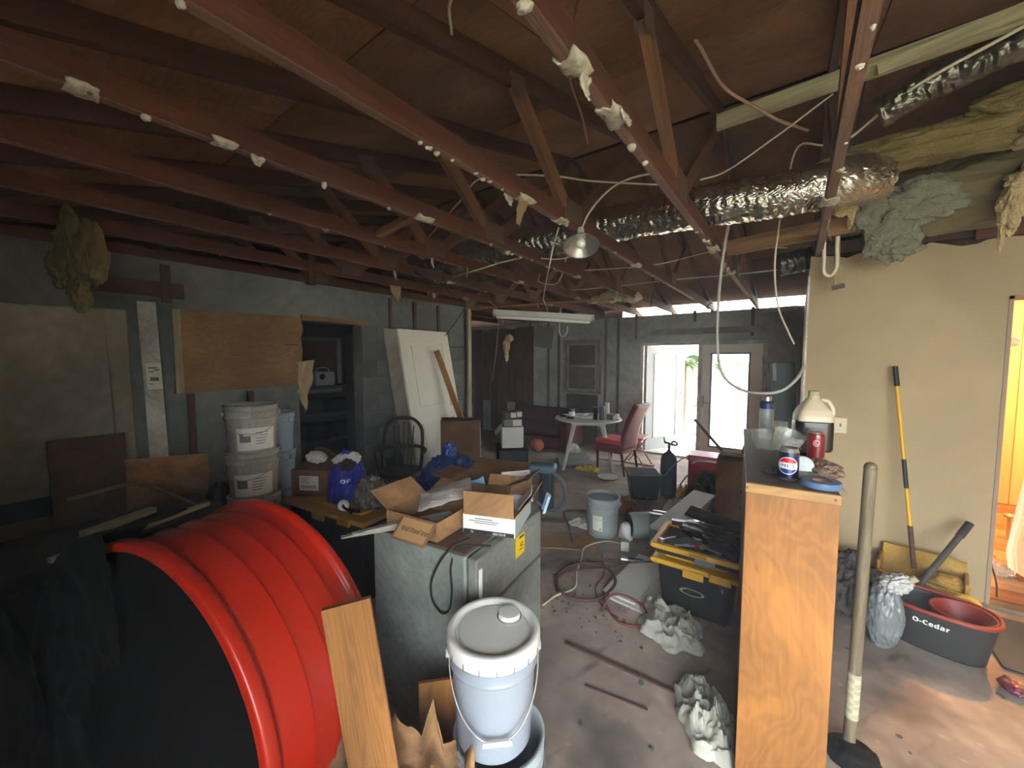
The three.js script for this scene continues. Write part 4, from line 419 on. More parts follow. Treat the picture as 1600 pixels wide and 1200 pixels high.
// ---------------------------------------------------------------- near pails, plank and torn carton
pail('white lidded pail with a round spout cap standing on another in the foreground', [-0.80, 0.365, -0.975], 0.75, phys(0x9aa3ac, 0.28, { clearcoat: 0.4, clearcoatRoughness: 0.2 }), { lid: true, drop: 0.19, r: 0.146, h: 0.355 });
pail('lower white pail under the lidded one in the foreground', [-0.785, 0, -0.985], 1.4, M.plasticGrey, { drop: 0.1, grip: false, r: 0.152, h: 0.365, lid: false });
{ const o = T('torn_carton', 'torn open brown carton with ragged flaps at bottom centre', 'box', [-0.88, 0, -0.63], 0.45); carton(o, 0.36, 0.24, 0.3, M.kraftDark, M.kraftDark, []);
  const rag = (w, h, s, lean) => sheet(12, 8, (u, v) => [(u - 0.5) * w * (1 - v * 0.35), v * h * (0.55 + 1.3 * Math.abs(N3(u * 2.2, s, 2, 2)) * 2), lean * v + N3(u * 4, v * 3, s) * 0.05], 0.004);
  ob('flap', rag(0.34, 0.2, 3, 0.1), M.kraft, o, [0, 0.24, 0.15]); ob('flap', rag(0.28, 0.24, 7, 0.03), M.kraft, o, [0.18, 0.24, 0], [0, PI / 2, 0]); ob('flap', rag(0.28, 0.22, 11, 0.08), M.kraftDark, o, [-0.18, 0.24, 0], [0, -PI / 2, 0]); ob('flap', rag(0.34, 0.26, 15, 0.03), M.kraft, o, [0, 0.24, -0.15], [0, PI, 0]); }
one('wood_plank', 'tall tan board standing in the torn carton beside the red drum', 'board', bx(0.016, 0.86, 0.125), M.plank, [-0.905, 0.56, -0.57], [0.14, -0.7, 0.06, 'YXZ']);
one('wood_plank', 'short tan board standing between the fridge and the white pail', 'board', bx(0.014, 0.42, 0.14), M.plank, [-1.04, 0.225, -0.935], [0, -0.75, 0.06, 'YXZ']);
one('wood_splinter', 'thin split pine offcut poking out of the torn carton', 'offcut', bx(0.012, 0.3, 0.03), M.pine, [-0.87, 0.3, -0.73], [0.3, 0.4, -0.25, 'YXZ']); one('wood_splinter', 'second pale offcut at the right of the torn carton', 'offcut', bx(0.012, 0.26, 0.035), M.pine, [-0.8, 0.26, -0.75], [0.2, 0.9, 0.3, 'YXZ']);
// ---------------------------------------------------------------- far end: cartons, sofa, table, chairs
{ const o = T('cardboard_box', 'tall closed brown carton in front of the leaning white door', 'box', [-3.22, 0, -3.32], 0.72); ob('carton', rb(0.46, 0.93, 0.3, 0.006, 0, 0.465, 0), M.kraftDark, o); ob('side_panel', bx(0.004, 0.88, 0.05, 0.232, 0.45, 0.1), M.paper, o); ob('flap', bx(0.44, 0.006, 0.16, 0, 0.95, 0.06, -0.25), M.kraftDark, o); }
{ const o = T('white_carton', 'white carton standing on a dark box near the block pier corner', 'box', [-3.32, 0.38, -4.48], 0.75); carton(o, 0.3, 0.3, 0.3, M.paper, M.paper, [['l', 0.15, -0.9]]); ob('content', bx(0.28, 0.02, 0.28, 0, 0.285, 0), M.kraftDark, o); }
{ const o = T('storage_box', 'dark box under the white carton near the pier corner', 'box', [-3.32, 0, -4.48], 0.75); ob('body', rb(0.42, 0.36, 0.42, 0.02, 0, 0.18, 0), M.black, o); ob('lid', rb(0.44, 0.03, 0.44, 0.01, 0, 0.362, 0), M.rubber, o); }
{ const o = T('small_carton', 'open grey and white carton on top of the white carton', 'box', [-3.32, 0.685, -4.48], 0.8); ob('body', rb(0.26, 0.1, 0.24, 0.005, 0, 0.05, 0), M.block3, o); ob('label_panel', bx(0.13, 0.09, 0.002, 0.06, 0.05, 0.122), M.paper, o); }
{ const o = T('tissue_box', 'topmost brown box with two white squares near the pier corner', 'box', [-3.32, 0.79, -4.5], 0.85); ob('body', rb(0.26, 0.1, 0.2, 0.004, 0, 0.05, 0, 0, 0, 0.1), M.kraftDark, o); for (const s of [-0.02, 0.07]) ob('white_square', bx(0.075, 0.07, 0.002, s + 0.01, 0.055 + s * 0.1, 0.102), M.paper, o); }
{ const o = T('sofa', 'low dark maroon sofa in the shadow against the back wall', 'sofa', [-4.0, 0, -6.3], 0); ob('seat_cushion', rb(1.3, 0.18, 0.6, 0.05, 0, 0.32, 0.05), M.maroon, o); ob('backrest', rb(1.5, 0.55, 0.2, 0.06, 0, 0.42, -0.3), M.maroon, o); for (const s of [-1, 1]) ob('armrest', rb(0.18, 0.5, 0.75, 0.06, s * 0.74, 0.27, 0), M.maroon, o); ob('base', rb(1.4, 0.2, 0.7, 0.03, 0, 0.12, 0), M.maroon, o); }
{ const o = T('basketball', 'dusty orange basketball on the floor in front of the maroon sofa', 'ball', [-3.66, 0.122, -5.7]); ob('ball', new THREE.SphereGeometry(0.12, 32, 24), M.orangeBall, o); for (const r of [[0, 0, 0], [PI / 2, 0, 0], [0, PI / 2, 0.3]]) ob('seam', new THREE.TorusGeometry(0.1195, 0.0022, 6, 60), M.black, o, [0, 0, 0], r); }
{ const o = T('golf_bag', 'tall dark bag with a steel clip standing in the recess corner', 'bag', [-4.62, 0, -4.95]); ob('body', lathe([[0, 0], [0.12, 0], [0.13, 0.03], [0.12, 0.5], [0.14, 0.9], [0.13, 1.25], [0.09, 1.55], [0.05, 1.75], [0, 1.78]], 24), mat(0x181c22, 0.7, { bumpMap: crumB, bumpScale: 0.01 }), o, [0, 0, 0], [0, 0, 0.06]); ob('clip', rb(0.06, 0.05, 0.03, 0.008, 0.13, 1.12, 0.06), M.steel, o); ob('strap', tube([[0.1, 1.4, 0.06], [0.2, 1.1, 0.1], [0.12, 0.6, 0.08]], 0.014, 24), M.blackGloss, o); }
{ const o = T('dining_table', 'round white table with splayed legs and cans on it', 'table', [-2.55, 0, -5.42], 0.45); ob('tabletop', lathe([[0, 0.715], [0.44, 0.715], [0.5, 0.73], [0.505, 0.74], [0.5, 0.75], [0, 0.75]], 60), M.plastic, o); ob('apron', bx(0.5, 0.05, 0.5, 0, 0.69, 0), M.white, o);
  for (const [a, b] of [[-1, -1], [1, -1], [-1, 1], [1, 1]]) ob('leg', rod([a * 0.36, 0, b * 0.32], [a * 0.2, 0.7, b * 0.2], 0.022, 0.036, 10), M.white, o); }
function can(label, x, y, z, r, h, body, top) { const o = T('can', label, 'can', [x, y, z]); ob('body', lathe([[0, 0], [r, 0], [r, h], [0, h]], 28), body, o); ob('rim', [new THREE.TorusGeometry(r, 0.003, 6, 28).rotateX(PI / 2).translate(0, h, 0), new THREE.TorusGeometry(r, 0.003, 6, 28).rotateX(PI / 2).translate(0, 0.003, 0)], M.steel, o); if (top) ob('label', new THREE.CylinderGeometry(r + 0.0008, r + 0.0008, h * 0.55, 28, 1, true).translate(0, h * 0.42, 0), top, o); }
can('dark can with a pale label, alone at the left of the round table', -2.77, 0.75, -5.3, 0.045, 0.13, M.blackGloss, M.paper);
can('black spray can, left of the two dark cans on the round table', -2.37, 0.75, -5.28, 0.035, 0.19, M.black); can('grey-black spray can, right of the two dark cans on the round table', -2.29, 0.75, -5.33, 0.038, 0.2, mat(0x3a3a3c, 0.5));
can('tall pale green can standing behind the two dark cans', -2.28, 0.75, -5.5, 0.035, 0.24, mat(0xb9bf9c, 0.5)); can('short blue-black tin on the right of the round table', -2.2, 0.75, -5.42, 0.045, 0.09, mat(0x2b3b55, 0.5)); can('small white tin at the right rim of the round table', -2.12, 0.75, -5.5, 0.03, 0.08, M.plastic);
one('crumpled_paper', 'crumpled patterned white papers in the middle of the round table', 'paper', cloth(0.18, 0.12, 0.06, 44), M.paper, [-2.55, 0.75, -5.4]);
for (const [x, z, l] of [[-2.9, -5.25, 'small dark lump at the left rim of the round table'], [-2.72, -5.15, 'small dark lump at the front rim of the round table']]) one('debris_lump', l, 'debris', heap(0.06, 0.03, 0.04, 0.3, 2, x * 9, 0.3), M.black, [x, 0.75, z]);
function parsons(label, p, turn) { const o = T('dining_chair', label, 'chair', p, turn); ob('seat', rb(0.44, 0.09, 0.44, 0.03, 0, 0.45, 0), M.redSeat, o); ob('seat_rail', rb(0.44, 0.14, 0.43, 0.012, 0, 0.38, 0), M.redLeather, o); ob('backrest', sheet(8, 14, (u, v) => [(u - 0.5) * 0.43, 0.36 + v * 0.66, -0.2 - v * v * 0.17 - v * 0.04 + Math.pow(u - 0.5, 2) * 0.02], 0.05), M.redLeather, o);
  for (const [a, b] of [[-1, -1], [1, -1], [-1, 1], [1, 1]]) ob('leg', rod([a * 0.19, 0, b * (b < 0 ? 0.25 : 0.19)], [a * 0.19, 0.36, b * 0.19], 0.016, 0.024, 6), M.darkwood, o); }
parsons('dark red upholstered chair pulled up to the round white table', [-2.1, 0, -5.42], -PI / 2 - 0.15)
{ const o = T('folding_stool', 'pale pink folding stool behind the red chair', 'stool', [-1.93, 0, -5.85], -PI / 2); const m = mat(0xc98a8a, 0.5); ob('seat', rb(0.36, 0.03, 0.3, 0.012, 0, 0.46, 0), m, o); for (const s of [-1, 1]) for (const k of [-1, 1]) ob('leg', rod([s * 0.16, 0, k * 0.2], [s * 0.16, 0.45, -k * 0.12], 0.012), m, o); }
{ const o = T('tile_board', 'grey board resting on a dark slab under the round table', 'board', [-2.78, 0, -5.4], 0.6); ob('board', bx(0.5, 0.018, 0.62, 0, 0.075, 0, 0.03), M.block3, o); ob('slab', rb(0.48, 0.055, 0.5, 0.01, -0.02, 0.028, 0.06), M.black, o); } one('yellow_cloth', 'yellow cloth crumpled under the edge of the grey board', 'cloth', cloth(0.16, 0.12, 0.07, 61), M.yellow2, [-2.42, 0, -5.2]); one('white_bag', 'small white plastic bag on the floor behind the round table', 'plastic bag', heap(0.16, 0.12, 0.1, 0.35, 2, 64, 0.6), M.plastic, [-3.2, 0, -6.1]);
one('plate', 'flat white disc lying on the floor by the red chair', 'plate', lathe([[0, 0.008], [0.12, 0.012], [0.14, 0.02], [0.142, 0.016], [0.12, 0.004], [0, 0.002]], 36), M.plastic, [-2.05, 0, -5.02]); one('pale_plank', 'pale plank lying on the floor under the red chair', 'board', bx(0.9, 0.02, 0.09), M.pale, [-2.15, 0.011, -5.95], [0, 0.1, 0]);
// ---------------------------------------------------------------- aisle clutter
pail('grey metal pail with a white paper label in the aisle', [-1.42, 0, -3.36], 0.2, M.greyPail, { drop: 0.12, r: 0.152, h: 0.37, print: canvas(64, 64, (c) => { c.fillStyle = '#8d9590'; c.fillRect(0, 0, 64, 64); c.fillStyle = '#d9d8c6'; c.fillRect(6, 2, 26, 60); c.fillStyle = '#555'; c.fillRect(24, 52, 5, 5); }), pt: 0.2, fill: mat(0x7f8890, 0.4), grip: false });
{ const o = T('storage_bin', 'black open bin tipped beside the gas cylinder', 'bin', [-1.42, 0, -4.55], 0.5); const g = rb(0.36, 0.3, 0.32, 0.03), P = g.attributes.position; for (let i = 0; i < P.count; i++) if (P.getY(i) < 0) { P.setX(i, P.getX(i) * 0.82); P.setZ(i, P.getZ(i) * 0.82); } g.computeVertexNormals(); ob('tub', g.translate(0, 0.16, 0), mat(0x25282b, 0.5), o); ob('rim', rb(0.39, 0.03, 0.35, 0.01, 0, 0.3, 0), mat(0x2a2d30, 0.5), o); ob('hollow', bx(0.33, 0.004, 0.29, 0, 0.316, 0), M.rubber, o); }
{ const o = T('gas_cylinder', 'dark blue-grey gas cylinder with a valve standing near the doors', 'gas cylinder', [-1.2, 0, -4.82]); ob('body', lathe([[0, 0], [0.085, 0], [0.093, 0.015], [0.093, 0.42], [0.085, 0.47], [0.055, 0.51], [0.03, 0.525], [0.02, 0.55], [0, 0.55]], 36), mat(0x27323c, 0.45), o); ob('valve', [rod([0, 0.54, 0], [0, 0.62, 0], 0.014), rod([-0.05, 0.64, 0], [0.05, 0.62, 0], 0.011), new THREE.TorusGeometry(0.03, 0.008, 8, 20).rotateX(0.6).translate(0.06, 0.64, 0), rod([-0.05, 0.63, 0], [-0.06, 0.7, 0.01], 0.008)], M.iron, o); }
cable('thin blue hose arcing down from the gas cylinder', [[-1.0, 0.5, -4.9], [-1.1, 0.42, -4.75], [-1.22, 0.25, -4.65], [-1.32, 0.08, -4.5], [-1.33, 0.01, -4.35]], 0.007, mat(0x6c82b8, 0.5), 'gas_hose'); cable('thin cable curving over the floor behind the gas cylinder', [[-1.1, 0.1, -4.95], [-1.02, 0.22, -5.1], [-0.9, 0.25, -5.2], [-0.75, 0.1, -5.25]], 0.008, M.cordDark, 'loose_cable');
one('hose_bundle', 'reddish-brown bundled cloth and hose beside the grey pail', 'bundle', cloth(0.22, 0.15, 0.12, 83), mat(0x7d4234, 0.9), [-1.52, 0, -4.05]); one('yellow_bag', 'yellow plastic bag on the floor right of the gas cylinder', 'plastic bag', cloth(0.14, 0.12, 0.2, 87, 0.6), M.yellow2, [-0.98, 0, -4.85]);
{ const o = T('red_cooler', 'red plastic cooler box in front of the glazed doors', 'cooler', [-0.78, 0, -5.15], 0.1); ob('body', rb(0.5, 0.42, 0.34, 0.03, 0, 0.21, 0), mat(0xb02a3c, 0.5), o); ob('lid', rb(0.52, 0.08, 0.36, 0.03, 0, 0.45, 0), mat(0xc03a4c, 0.45), o); ob('handle', tube([[-0.2, 0.4, 0.18], [-0.15, 0.44, 0.21], [0.15, 0.44, 0.21], [0.2, 0.4, 0.18]], 0.012, 24), M.plastic, o); }
one('black_bag', 'black rumpled bag in front of the red cooler, upper one', 'bag', heap(0.26, 0.34, 0.2, 0.28, 1.8, 91, 0.6), M.black, [-0.68, 0, -4.6]); one('black_bag', 'lower black bag between the yellow bag and the tall carton', 'bag', heap(0.2, 0.2, 0.16, 0.28, 2, 95, 0.6), mat(0x17171b, 0.6), [-0.72, 0, -4.25]); one('black_bag', 'dark sack standing behind the tall brown carton by the orange cabinet', 'bag', heap(0.2, 0.75, 0.18, 0.2, 1.6, 97, 0.5), M.black, [-0.28, 0, -4.6]);
one('metal_rod', 'grey rod leaning diagonally across the right glazed door', 'rod', rod([-0.95, 0.93, -4.95], [-0.35, 0.35, -4.7], 0.016), mat(0x59625f, 0.5, { metalness: 0.5 }));
{ const o = T('cardboard_box', 'tall brown carton with hand slots left of the orange cabinet', 'box', [-0.32, 0, -3.55], 0.05); ob('carton', rb(0.34, 0.86, 0.3, 0.006, 0, 0.43, 0), M.kraftDark, o); for (const y of [0.5, 0.62]) ob('hand_slot', rb(0.1, 0.03, 0.004, 0.0015, 0.05, y, 0.151), M.black, o); ob('flap', bx(0.33, 0.005, 0.14, 0, 0.87, 0.05, -0.2), M.kraftDark, o); }
{ const o = T('shelf_board', 'long white laminate board lying tilted behind the yellow-lidded tote', 'board', [-0.74, 0.27, -3.55]); ob('board', rb(0.2, 0.03, 0.85, 0.006, 0, 0.05, 0, 0.12, -0.2), M.board, o); ob('edge_board', rb(0.1, 0.03, 0.8, 0.006, 0.09, 0.0, 0.03, 0.12, -0.2), M.block3, o); } one('support_box', 'dark crate under the long white board', 'crate', rb(0.3, 0.25, 0.5, 0.02, 0, 0.125, 0), M.rubber, [-0.7, 0, -3.7]);
one('paper_bag', 'crumpled white paper bag on the floor by the yellow bag', 'paper bag', cloth(0.17, 0.14, 0.13, 103), M.paper, [-0.95, 0, -4.3]); one('grey_cloth', 'flattened grey cloth and wrapper left of the white board', 'cloth', cloth(0.18, 0.14, 0.07, 107), M.rag, [-0.85, 0, -3.85]);
{ const o = T('shop_fan', 'grey heater with a round black mouth in the aisle', 'heater', [-1.02, 0, -3.5], -0.15); ob('barrel', lathe([[0, -0.12], [0.1, -0.12], [0.115, -0.1], [0.115, 0.1], [0.105, 0.12], [0.09, 0.125], [0.085, 0.1], [0, 0.09]], 36).rotateX(PI / 2).rotateY(-0.75).translate(-0.06, 0.125, 0.02), M.greyPail, o); ob('mouth', lathe([[0, 0.004], [0.1, 0.004], [0.1, 0], [0, 0]], 32).rotateX(PI / 2).rotateY(-0.75).translate(-0.145, 0.125, 0.115), M.rubber, o); ob('housing', rb(0.18, 0.26, 0.16, 0.02, 0.1, 0.13, 0, 0, 0.3), mat(0x6d7370, 0.5), o); for (const z of [-0.04, 0.04]) ob('carry_handle', rb(0.18, 0.02, 0.03, 0.009, 0.1, 0.27, z, 0, 0.3), M.steel, o); }
{ const o = T('white_kettle', 'small white kettle beside the grey pail', 'kettle', [-1.2, 0, -3.38], 0.6); ob('body', lathe([[0, 0], [0.06, 0], [0.065, 0.02], [0.05, 0.13], [0.03, 0.15], [0, 0.15]], 28), M.plastic, o); ob('handle', tube([[0.045, 0.13, 0], [0.1, 0.13, 0], [0.11, 0.06, 0], [0.06, 0.03, 0]], 0.009, 20), M.plastic, o); }
{ const o = T('power_adapter', 'white box adapter at the end of the white cord on the floor', 'adapter', [-1.13, 0.0, -3.16], 0.4); ob('body', rb(0.07, 0.09, 0.06, 0.008, 0, 0.045, 0), mat(0xb4b8ae, 0.5), o); } cable('white cord snaking over the floor from the adapter to the fridge', [[-1.16, 0.05, -3.16], [-1.3, 0.02, -3.2], [-1.42, 0.012, -3.0], [-1.36, 0.01, -2.8], [-1.3, 0.01, -2.6], [-1.22, 0.01, -2.4], [-1.28, 0.01, -2.25], [-1.3, 0.01, -2.1]], 0.006, M.cord, 'extension_cable');
{ const o = T('torch', 'black hand torch with a steel head lying in the aisle', 'torch', [-1.02, 0.026, -2.99], 0.35); ob('barrel', rod([-0.02, 0, 0], [0.1, 0, 0], 0.02), mat(0x20284a, 0.4), o); ob('head', rod([-0.07, 0, 0], [-0.02, 0, 0], 0.027, 0.021), M.steel, o); ob('lens', rod([-0.074, 0, 0], [-0.07, 0, 0], 0.023), M.frost, o); }
one('hose_coil', 'dark brown hose lying in a loop in the aisle by the fridge', 'hose', tube([[-1.02, 0.012, -2.98], [-1.25, 0.012, -2.85], [-1.36, 0.012, -2.62], [-1.36, 0.012, -2.38], [-1.2, 0.012, -2.28], [-1.03, 0.012, -2.38], [-1.0, 0.03, -2.62], [-1.15, 0.02, -2.78], [-1.32, 0.02, -2.72], [-1.4, 0.012, -2.5], [-1.3, 0.012, -2.3]], 0.011, 120, 8), M.hose); one('hose_coil', 'reddish hose looping in front of the white floor boards', 'hose', tube([[-1.06, 0.012, -2.75], [-1.04, 0.012, -2.5], [-0.95, 0.012, -2.34], [-0.82, 0.012, -2.24], [-0.7, 0.012, -2.3], [-0.72, 0.035, -2.42], [-0.84, 0.055, -2.46], [-0.95, 0.05, -2.42], [-0.96, 0.012, -2.28]], 0.008, 100, 8), M.hoseRed); one('hose_coil', 'brown cable curling over the floor behind the fridge corner', 'cable', tube([[-2.1, 0.01, -3.2], [-1.85, 0.01, -3.35], [-1.6, 0.01, -3.55], [-1.75, 0.01, -3.75], [-1.95, 0.012, -3.6], [-1.75, 0.01, -3.3], [-1.55, 0.01, -3.0]], 0.011, 90, 8), M.hose);
for (const [x, y, z, r, w, l] of [[-0.9, 0.018, -2.8, -0.06, 0.24, 'upper white board lying on the aisle floor'], [-0.82, 0.006, -2.76, -0.1, 0.26, 'lower white board lying on the aisle floor']]) one('laminate_board', l + ' by the black tote', 'board', rb(w, 0.014, 0.66, 0.004), M.board, [x, y, z], [0, r, 0]);
one('cardboard_sheet', 'flat tan cardboard sheet on the floor left of the grey pail', 'cardboard', bx(0.5, 0.008, 0.32), M.kraft, [-1.62, 0.005, -3.02], [0, 0.5, 0]); one('work_glove', 'pale folded cloth gloves on the floor left of the grey pail', 'gloves', cloth(0.15, 0.1, 0.05, 111), M.rag, [-1.66, 0, -3.42]);
{ const o = T('vacuum_head', 'blue-black vacuum with looped hose standing behind the fridge', 'vacuum', [-2.12, 0, -3.5], 0.4); ob('body', rb(0.16, 0.46, 0.14, 0.05, 0, 0.24, 0), mat(0x1c2429, 0.4), o); ob('head', rb(0.3, 0.09, 0.2, 0.04, -0.05, 0.48, 0), mat(0x4b6878, 0.4), o); ob('hose_loop', tube([[0.06, 0.44, 0.02], [0.16, 0.36, 0.04], [0.2, 0.2, 0.05], [0.14, 0.06, 0.05], [0.02, 0.04, 0.05], [-0.1, 0.12, 0.06]], 0.02, 50, 10), mat(0x3e4b57, 0.5), o); }
one('drop_cloth', 'crumpled grey drop cloth on the floor in front of the black tote', 'cloth', cloth(0.19, 0.25, 0.1, 121), M.rag, [-0.57, 0, -2.42], [0, 0.5, 0]); one('drop_cloth', 'crumpled pale rag against the foot of the orange cabinet', 'cloth', cloth(0.13, 0.2, 0.12, 127), M.rag, [-0.28, 0, -1.86], [0, 0.4, 0]);
one('wood_strip', 'dark flattened wood strip on the floor in front of the fridge', 'wood strip', bar([-1.02, 0.006, -1.9], [-0.42, 0.006, -1.93], 0.025, 0.01), M.hose); one('wood_strip', 'fainter short dark strip on the floor nearer the camera', 'wood strip', bar([-0.8, 0.004, -1.7], [-0.5, 0.004, -1.75], 0.012, 0.006), M.hose);
cable('dark cable running across the aisle floor from the hose loop to the black tote', [[-1.42, 0.012, -2.45], [-1.3, 0.015, -2.62], [-1.1, 0.012, -2.85], [-0.92, 0.03, -3.02], [-0.78, 0.03, -3.12]], 0.008, M.hose, 'loose_cable');
cable('thin reddish cord lying in the aisle toward the boards', [[-1.25, 0.008, -2.95], [-1.12, 0.008, -2.7], [-1.1, 0.008, -2.5], [-1.0, 0.008, -2.35], [-0.85, 0.008, -2.28]], 0.005, M.hoseRed, 'loose_cable');
{ const parts = []; for (let i = 0; i < 150; i++) { const near = i < 70, x = near ? -1.0 + (rnd() - 0.5) * 0.7 : rr(-2.2, 0.9), z = near ? -2.3 + (rnd() - 0.5) * 0.45 : rr(-5.6, -1.2), r = near ? rr(0.004, 0.013) : rr(0.004, 0.016), g = new THREE.IcosahedronGeometry(r, 0).scale(1, 0.4, rr(0.5, 1.4)).rotateY(rr(0, 6)).translate(x, r * 0.3, z); parts.push(g); }
  const o = one('plaster_crumbs', 'pale plaster crumbs and chips scattered over the floor', 'debris', parts, M.block3); o.userData.kind = 'stuff'; }
// black tote with yellow trays of tools
tote('black tote with a yellow lid between the drop cloth and orange cabinet', [-0.47, 0, -2.74], 0.02, 0.46, 0.38, 0.34, M.yellow);
{ const o = T('tool_tray', 'yellow tray of tools sitting on the black tote lid', 'tray', [-0.47, 0.368, -2.74], 0.02); ob('rim', [bx(0.5, 0.03, 0.03, 0, 0.06, 0.19), bx(0.5, 0.03, 0.03, 0, 0.06, -0.19), bx(0.03, 0.03, 0.4, 0.25, 0.06, 0), bx(0.03, 0.03, 0.4, -0.25, 0.06, 0)], M.yellow, o); ob('tray', rb(0.47, 0.05, 0.36, 0.01, 0, 0.03, 0), mat(0x2a211b, 0.8), o); ob('front_label', bx(0.1, 0.02, 0.002, 0.02, 0.06, 0.206), mat(0x9c7a20, 0.6), o); ob('grey_part', rb(0.12, 0.04, 0.02, 0.006, 0.06, 0.02, 0.185), mat(0x6a747c, 0.5), o); }
one('tool_pouch', 'shiny black bag of tools heaped on the yellow tray', 'tool bag', [lump(0.2, 0.05, 0.12, 0.3, 1.8, 133, 6, 0.5).rotateY(-0.25).translate(0.05, 0.06, -0.02), rb(0.36, 0.02, 0.12, 0.008, 0.05, 0.13, -0.1, 0.25, -0.15, -0.1), bar([-0.2, 0.09, 0.0], [0.1, 0.1, -0.05], 0.04, 0.03), bar([-0.12, 0.1, 0.06], [0.2, 0.07, 0.02], 0.05, 0.025)], phys(0x121218, 0.3, { clearcoat: 0.5, clearcoatRoughness: 0.25, bumpMap: crumB, bumpScale: 0.006 }), [-0.45, 0.44, -2.74]);
{ const k = [['steel pliers with red grips at the front of the yellow tray', -0.5, -2.6, 0.5], ['steel wrench crossing the left of the yellow tray', -0.62, -2.66, 1.0], ['dark screwdriver at the right of the yellow tray', -0.34, -2.6, -0.3]]; k.forEach(([l, x, z, r], i) => { const o = T('hand_tool', l, 'hand tool', [x, 0.435, z], r); ob('shank', [rod([-0.1, 0.02, 0], [0.04, 0.02, 0], 0.006), i ? rb(0.03, 0.02, 0.04, 0.005, -0.1, 0.02, 0) : rod([-0.1, 0.02, 0.01], [0.0, 0.02, -0.02], 0.006)], M.steel, o); ob('grip', rod([0.02, 0.02, 0], [0.11, 0.02, 0], 0.011), i === 0 ? mat(0xa32c20, 0.5) : M.black, o); }); }
// ---------------------------------------------------------------- orange cabinet and what stands on it
{ const o = T('tall_cabinet', 'tall narrow cabinet with a bright orange plywood end and dark top', 'cabinet', [-0.062, 0, -2.27], 0.1); ob('end_panel', rb(0.268, 1.165, 0.02, 0.003, 0, 0.583, 0.635), M.orangeWood, o); ob('carcass', rb(0.264, 1.16, 1.25, 0.004, 0, 0.58, 0), mat(0x4a3a30, 0.7), o); ob('top_batten', rb(0.272, 0.035, 0.02, 0.003, 0, 1.182, 0.635), mat(0xcf9a58, 0.6, { map: plyT }), o); ob('top', rb(0.272, 0.022, 1.27, 0.004, 0, 1.188, -0.005), mat(0x54473e, 0.5, { map: dustT }), o); for (const [x, y] of [[-0.13, 1.183], [0.12, 1.183]]) ob('screw', rod([x, y, 0.644], [x, y, 0.647], 0.004), M.iron, o); }
const TY = 1.2;
{ const cola = canvas(1024, 512, (c, w, h) => { const g = c.createLinearGradient(0, 0, 0, h); g.addColorStop(0, '#16234a'); g.addColorStop(1, '#0d1630'); c.fillStyle = g; c.fillRect(0, 0, w, h); const X = 512, Y = 260, R = 170; c.save(); c.beginPath(); c.arc(X, Y, R, 0, 7); c.fillStyle = '#e8eaf0'; c.fill(); c.beginPath(); c.arc(X, Y, R - 12, 0, 7); c.clip(); c.fillStyle = '#e8eaf0'; c.fillRect(0, 0, w, h);
    c.fillStyle = '#d8222e'; c.beginPath(); c.moveTo(X - 200, Y - 200); c.lineTo(X + 200, Y - 200); c.lineTo(X + 200, Y - 70); c.bezierCurveTo(X + 70, Y - 30, X - 70, Y - 90, X - 200, Y - 40); c.fill(); c.fillStyle = '#14337f'; c.beginPath(); c.moveTo(X - 200, Y + 200); c.lineTo(X + 200, Y + 200); c.lineTo(X + 200, Y + 50); c.bezierCurveTo(X + 70, Y + 100, X - 70, Y + 30, X - 200, Y + 80); c.fill(); c.restore(); c.fillStyle = '#15161c'; c.font = 'bold 78px sans-serif'; c.textAlign = 'center'; c.fillText('PEPSI', X, Y + 28); });
  const o = T('soda_can', 'dark blue cola can with a red, white and blue roundel', 'can', [-0.01, TY, -1.755], 0.0); ob('body', new THREE.CylinderGeometry(0.033, 0.033, 0.096, 48, 1, true).rotateY(PI - 0.05).translate(0, 0.058, 0), new THREE.MeshPhysicalMaterial({ map: cola, roughness: 0.25, metalness: 0.3, clearcoat: 0.5 }), o); ob('shoulder', lathe([[0.033, 0.106], [0.027, 0.117], [0.0265, 0.121], [0.0255, 0.118], [0, 0.116]], 40), M.steel, o); ob('foot', lathe([[0.033, 0.01], [0.024, 0.0], [0, 0.002]], 40), M.steel, o); ob('pull_tab', rb(0.012, 0.002, 0.02, 0.0009, 0, 0.1185, 0.004), M.steel, o); }
{ const o = T('soda_can', 'dark red drink can beside the gallon jug', 'can', [0.085, TY, -2.2]); ob('body', lathe([[0.024, 0], [0.033, 0.01], [0.033, 0.106], [0.027, 0.117]], 40), phys(0x6f1a1c, 0.3, { clearcoat: 0.4 }), o); ob('rim', lathe([[0.027, 0.117], [0.0265, 0.121], [0.0255, 0.118], [0, 0.116]], 36), M.steel, o); ob('emblem', new THREE.CylinderGeometry(0.0333, 0.0333, 0.04, 24, 1, true, -0.5, 1).translate(0, 0.075, 0), decal(canvas(64, 64, (c) => { c.fillStyle = '#6f1a1c'; c.fillRect(0, 0, 64, 64); c.strokeStyle = '#c9a99c'; c.lineWidth = 5; c.beginPath(); c.arc(32, 32, 20, 0, 7); c.stroke(); c.beginPath(); c.moveTo(32, 14); c.lineTo(24, 34); c.lineTo(42, 40); c.stroke(); }), 0.4), o, [0, 0, 0], [0, 0, 0]); }
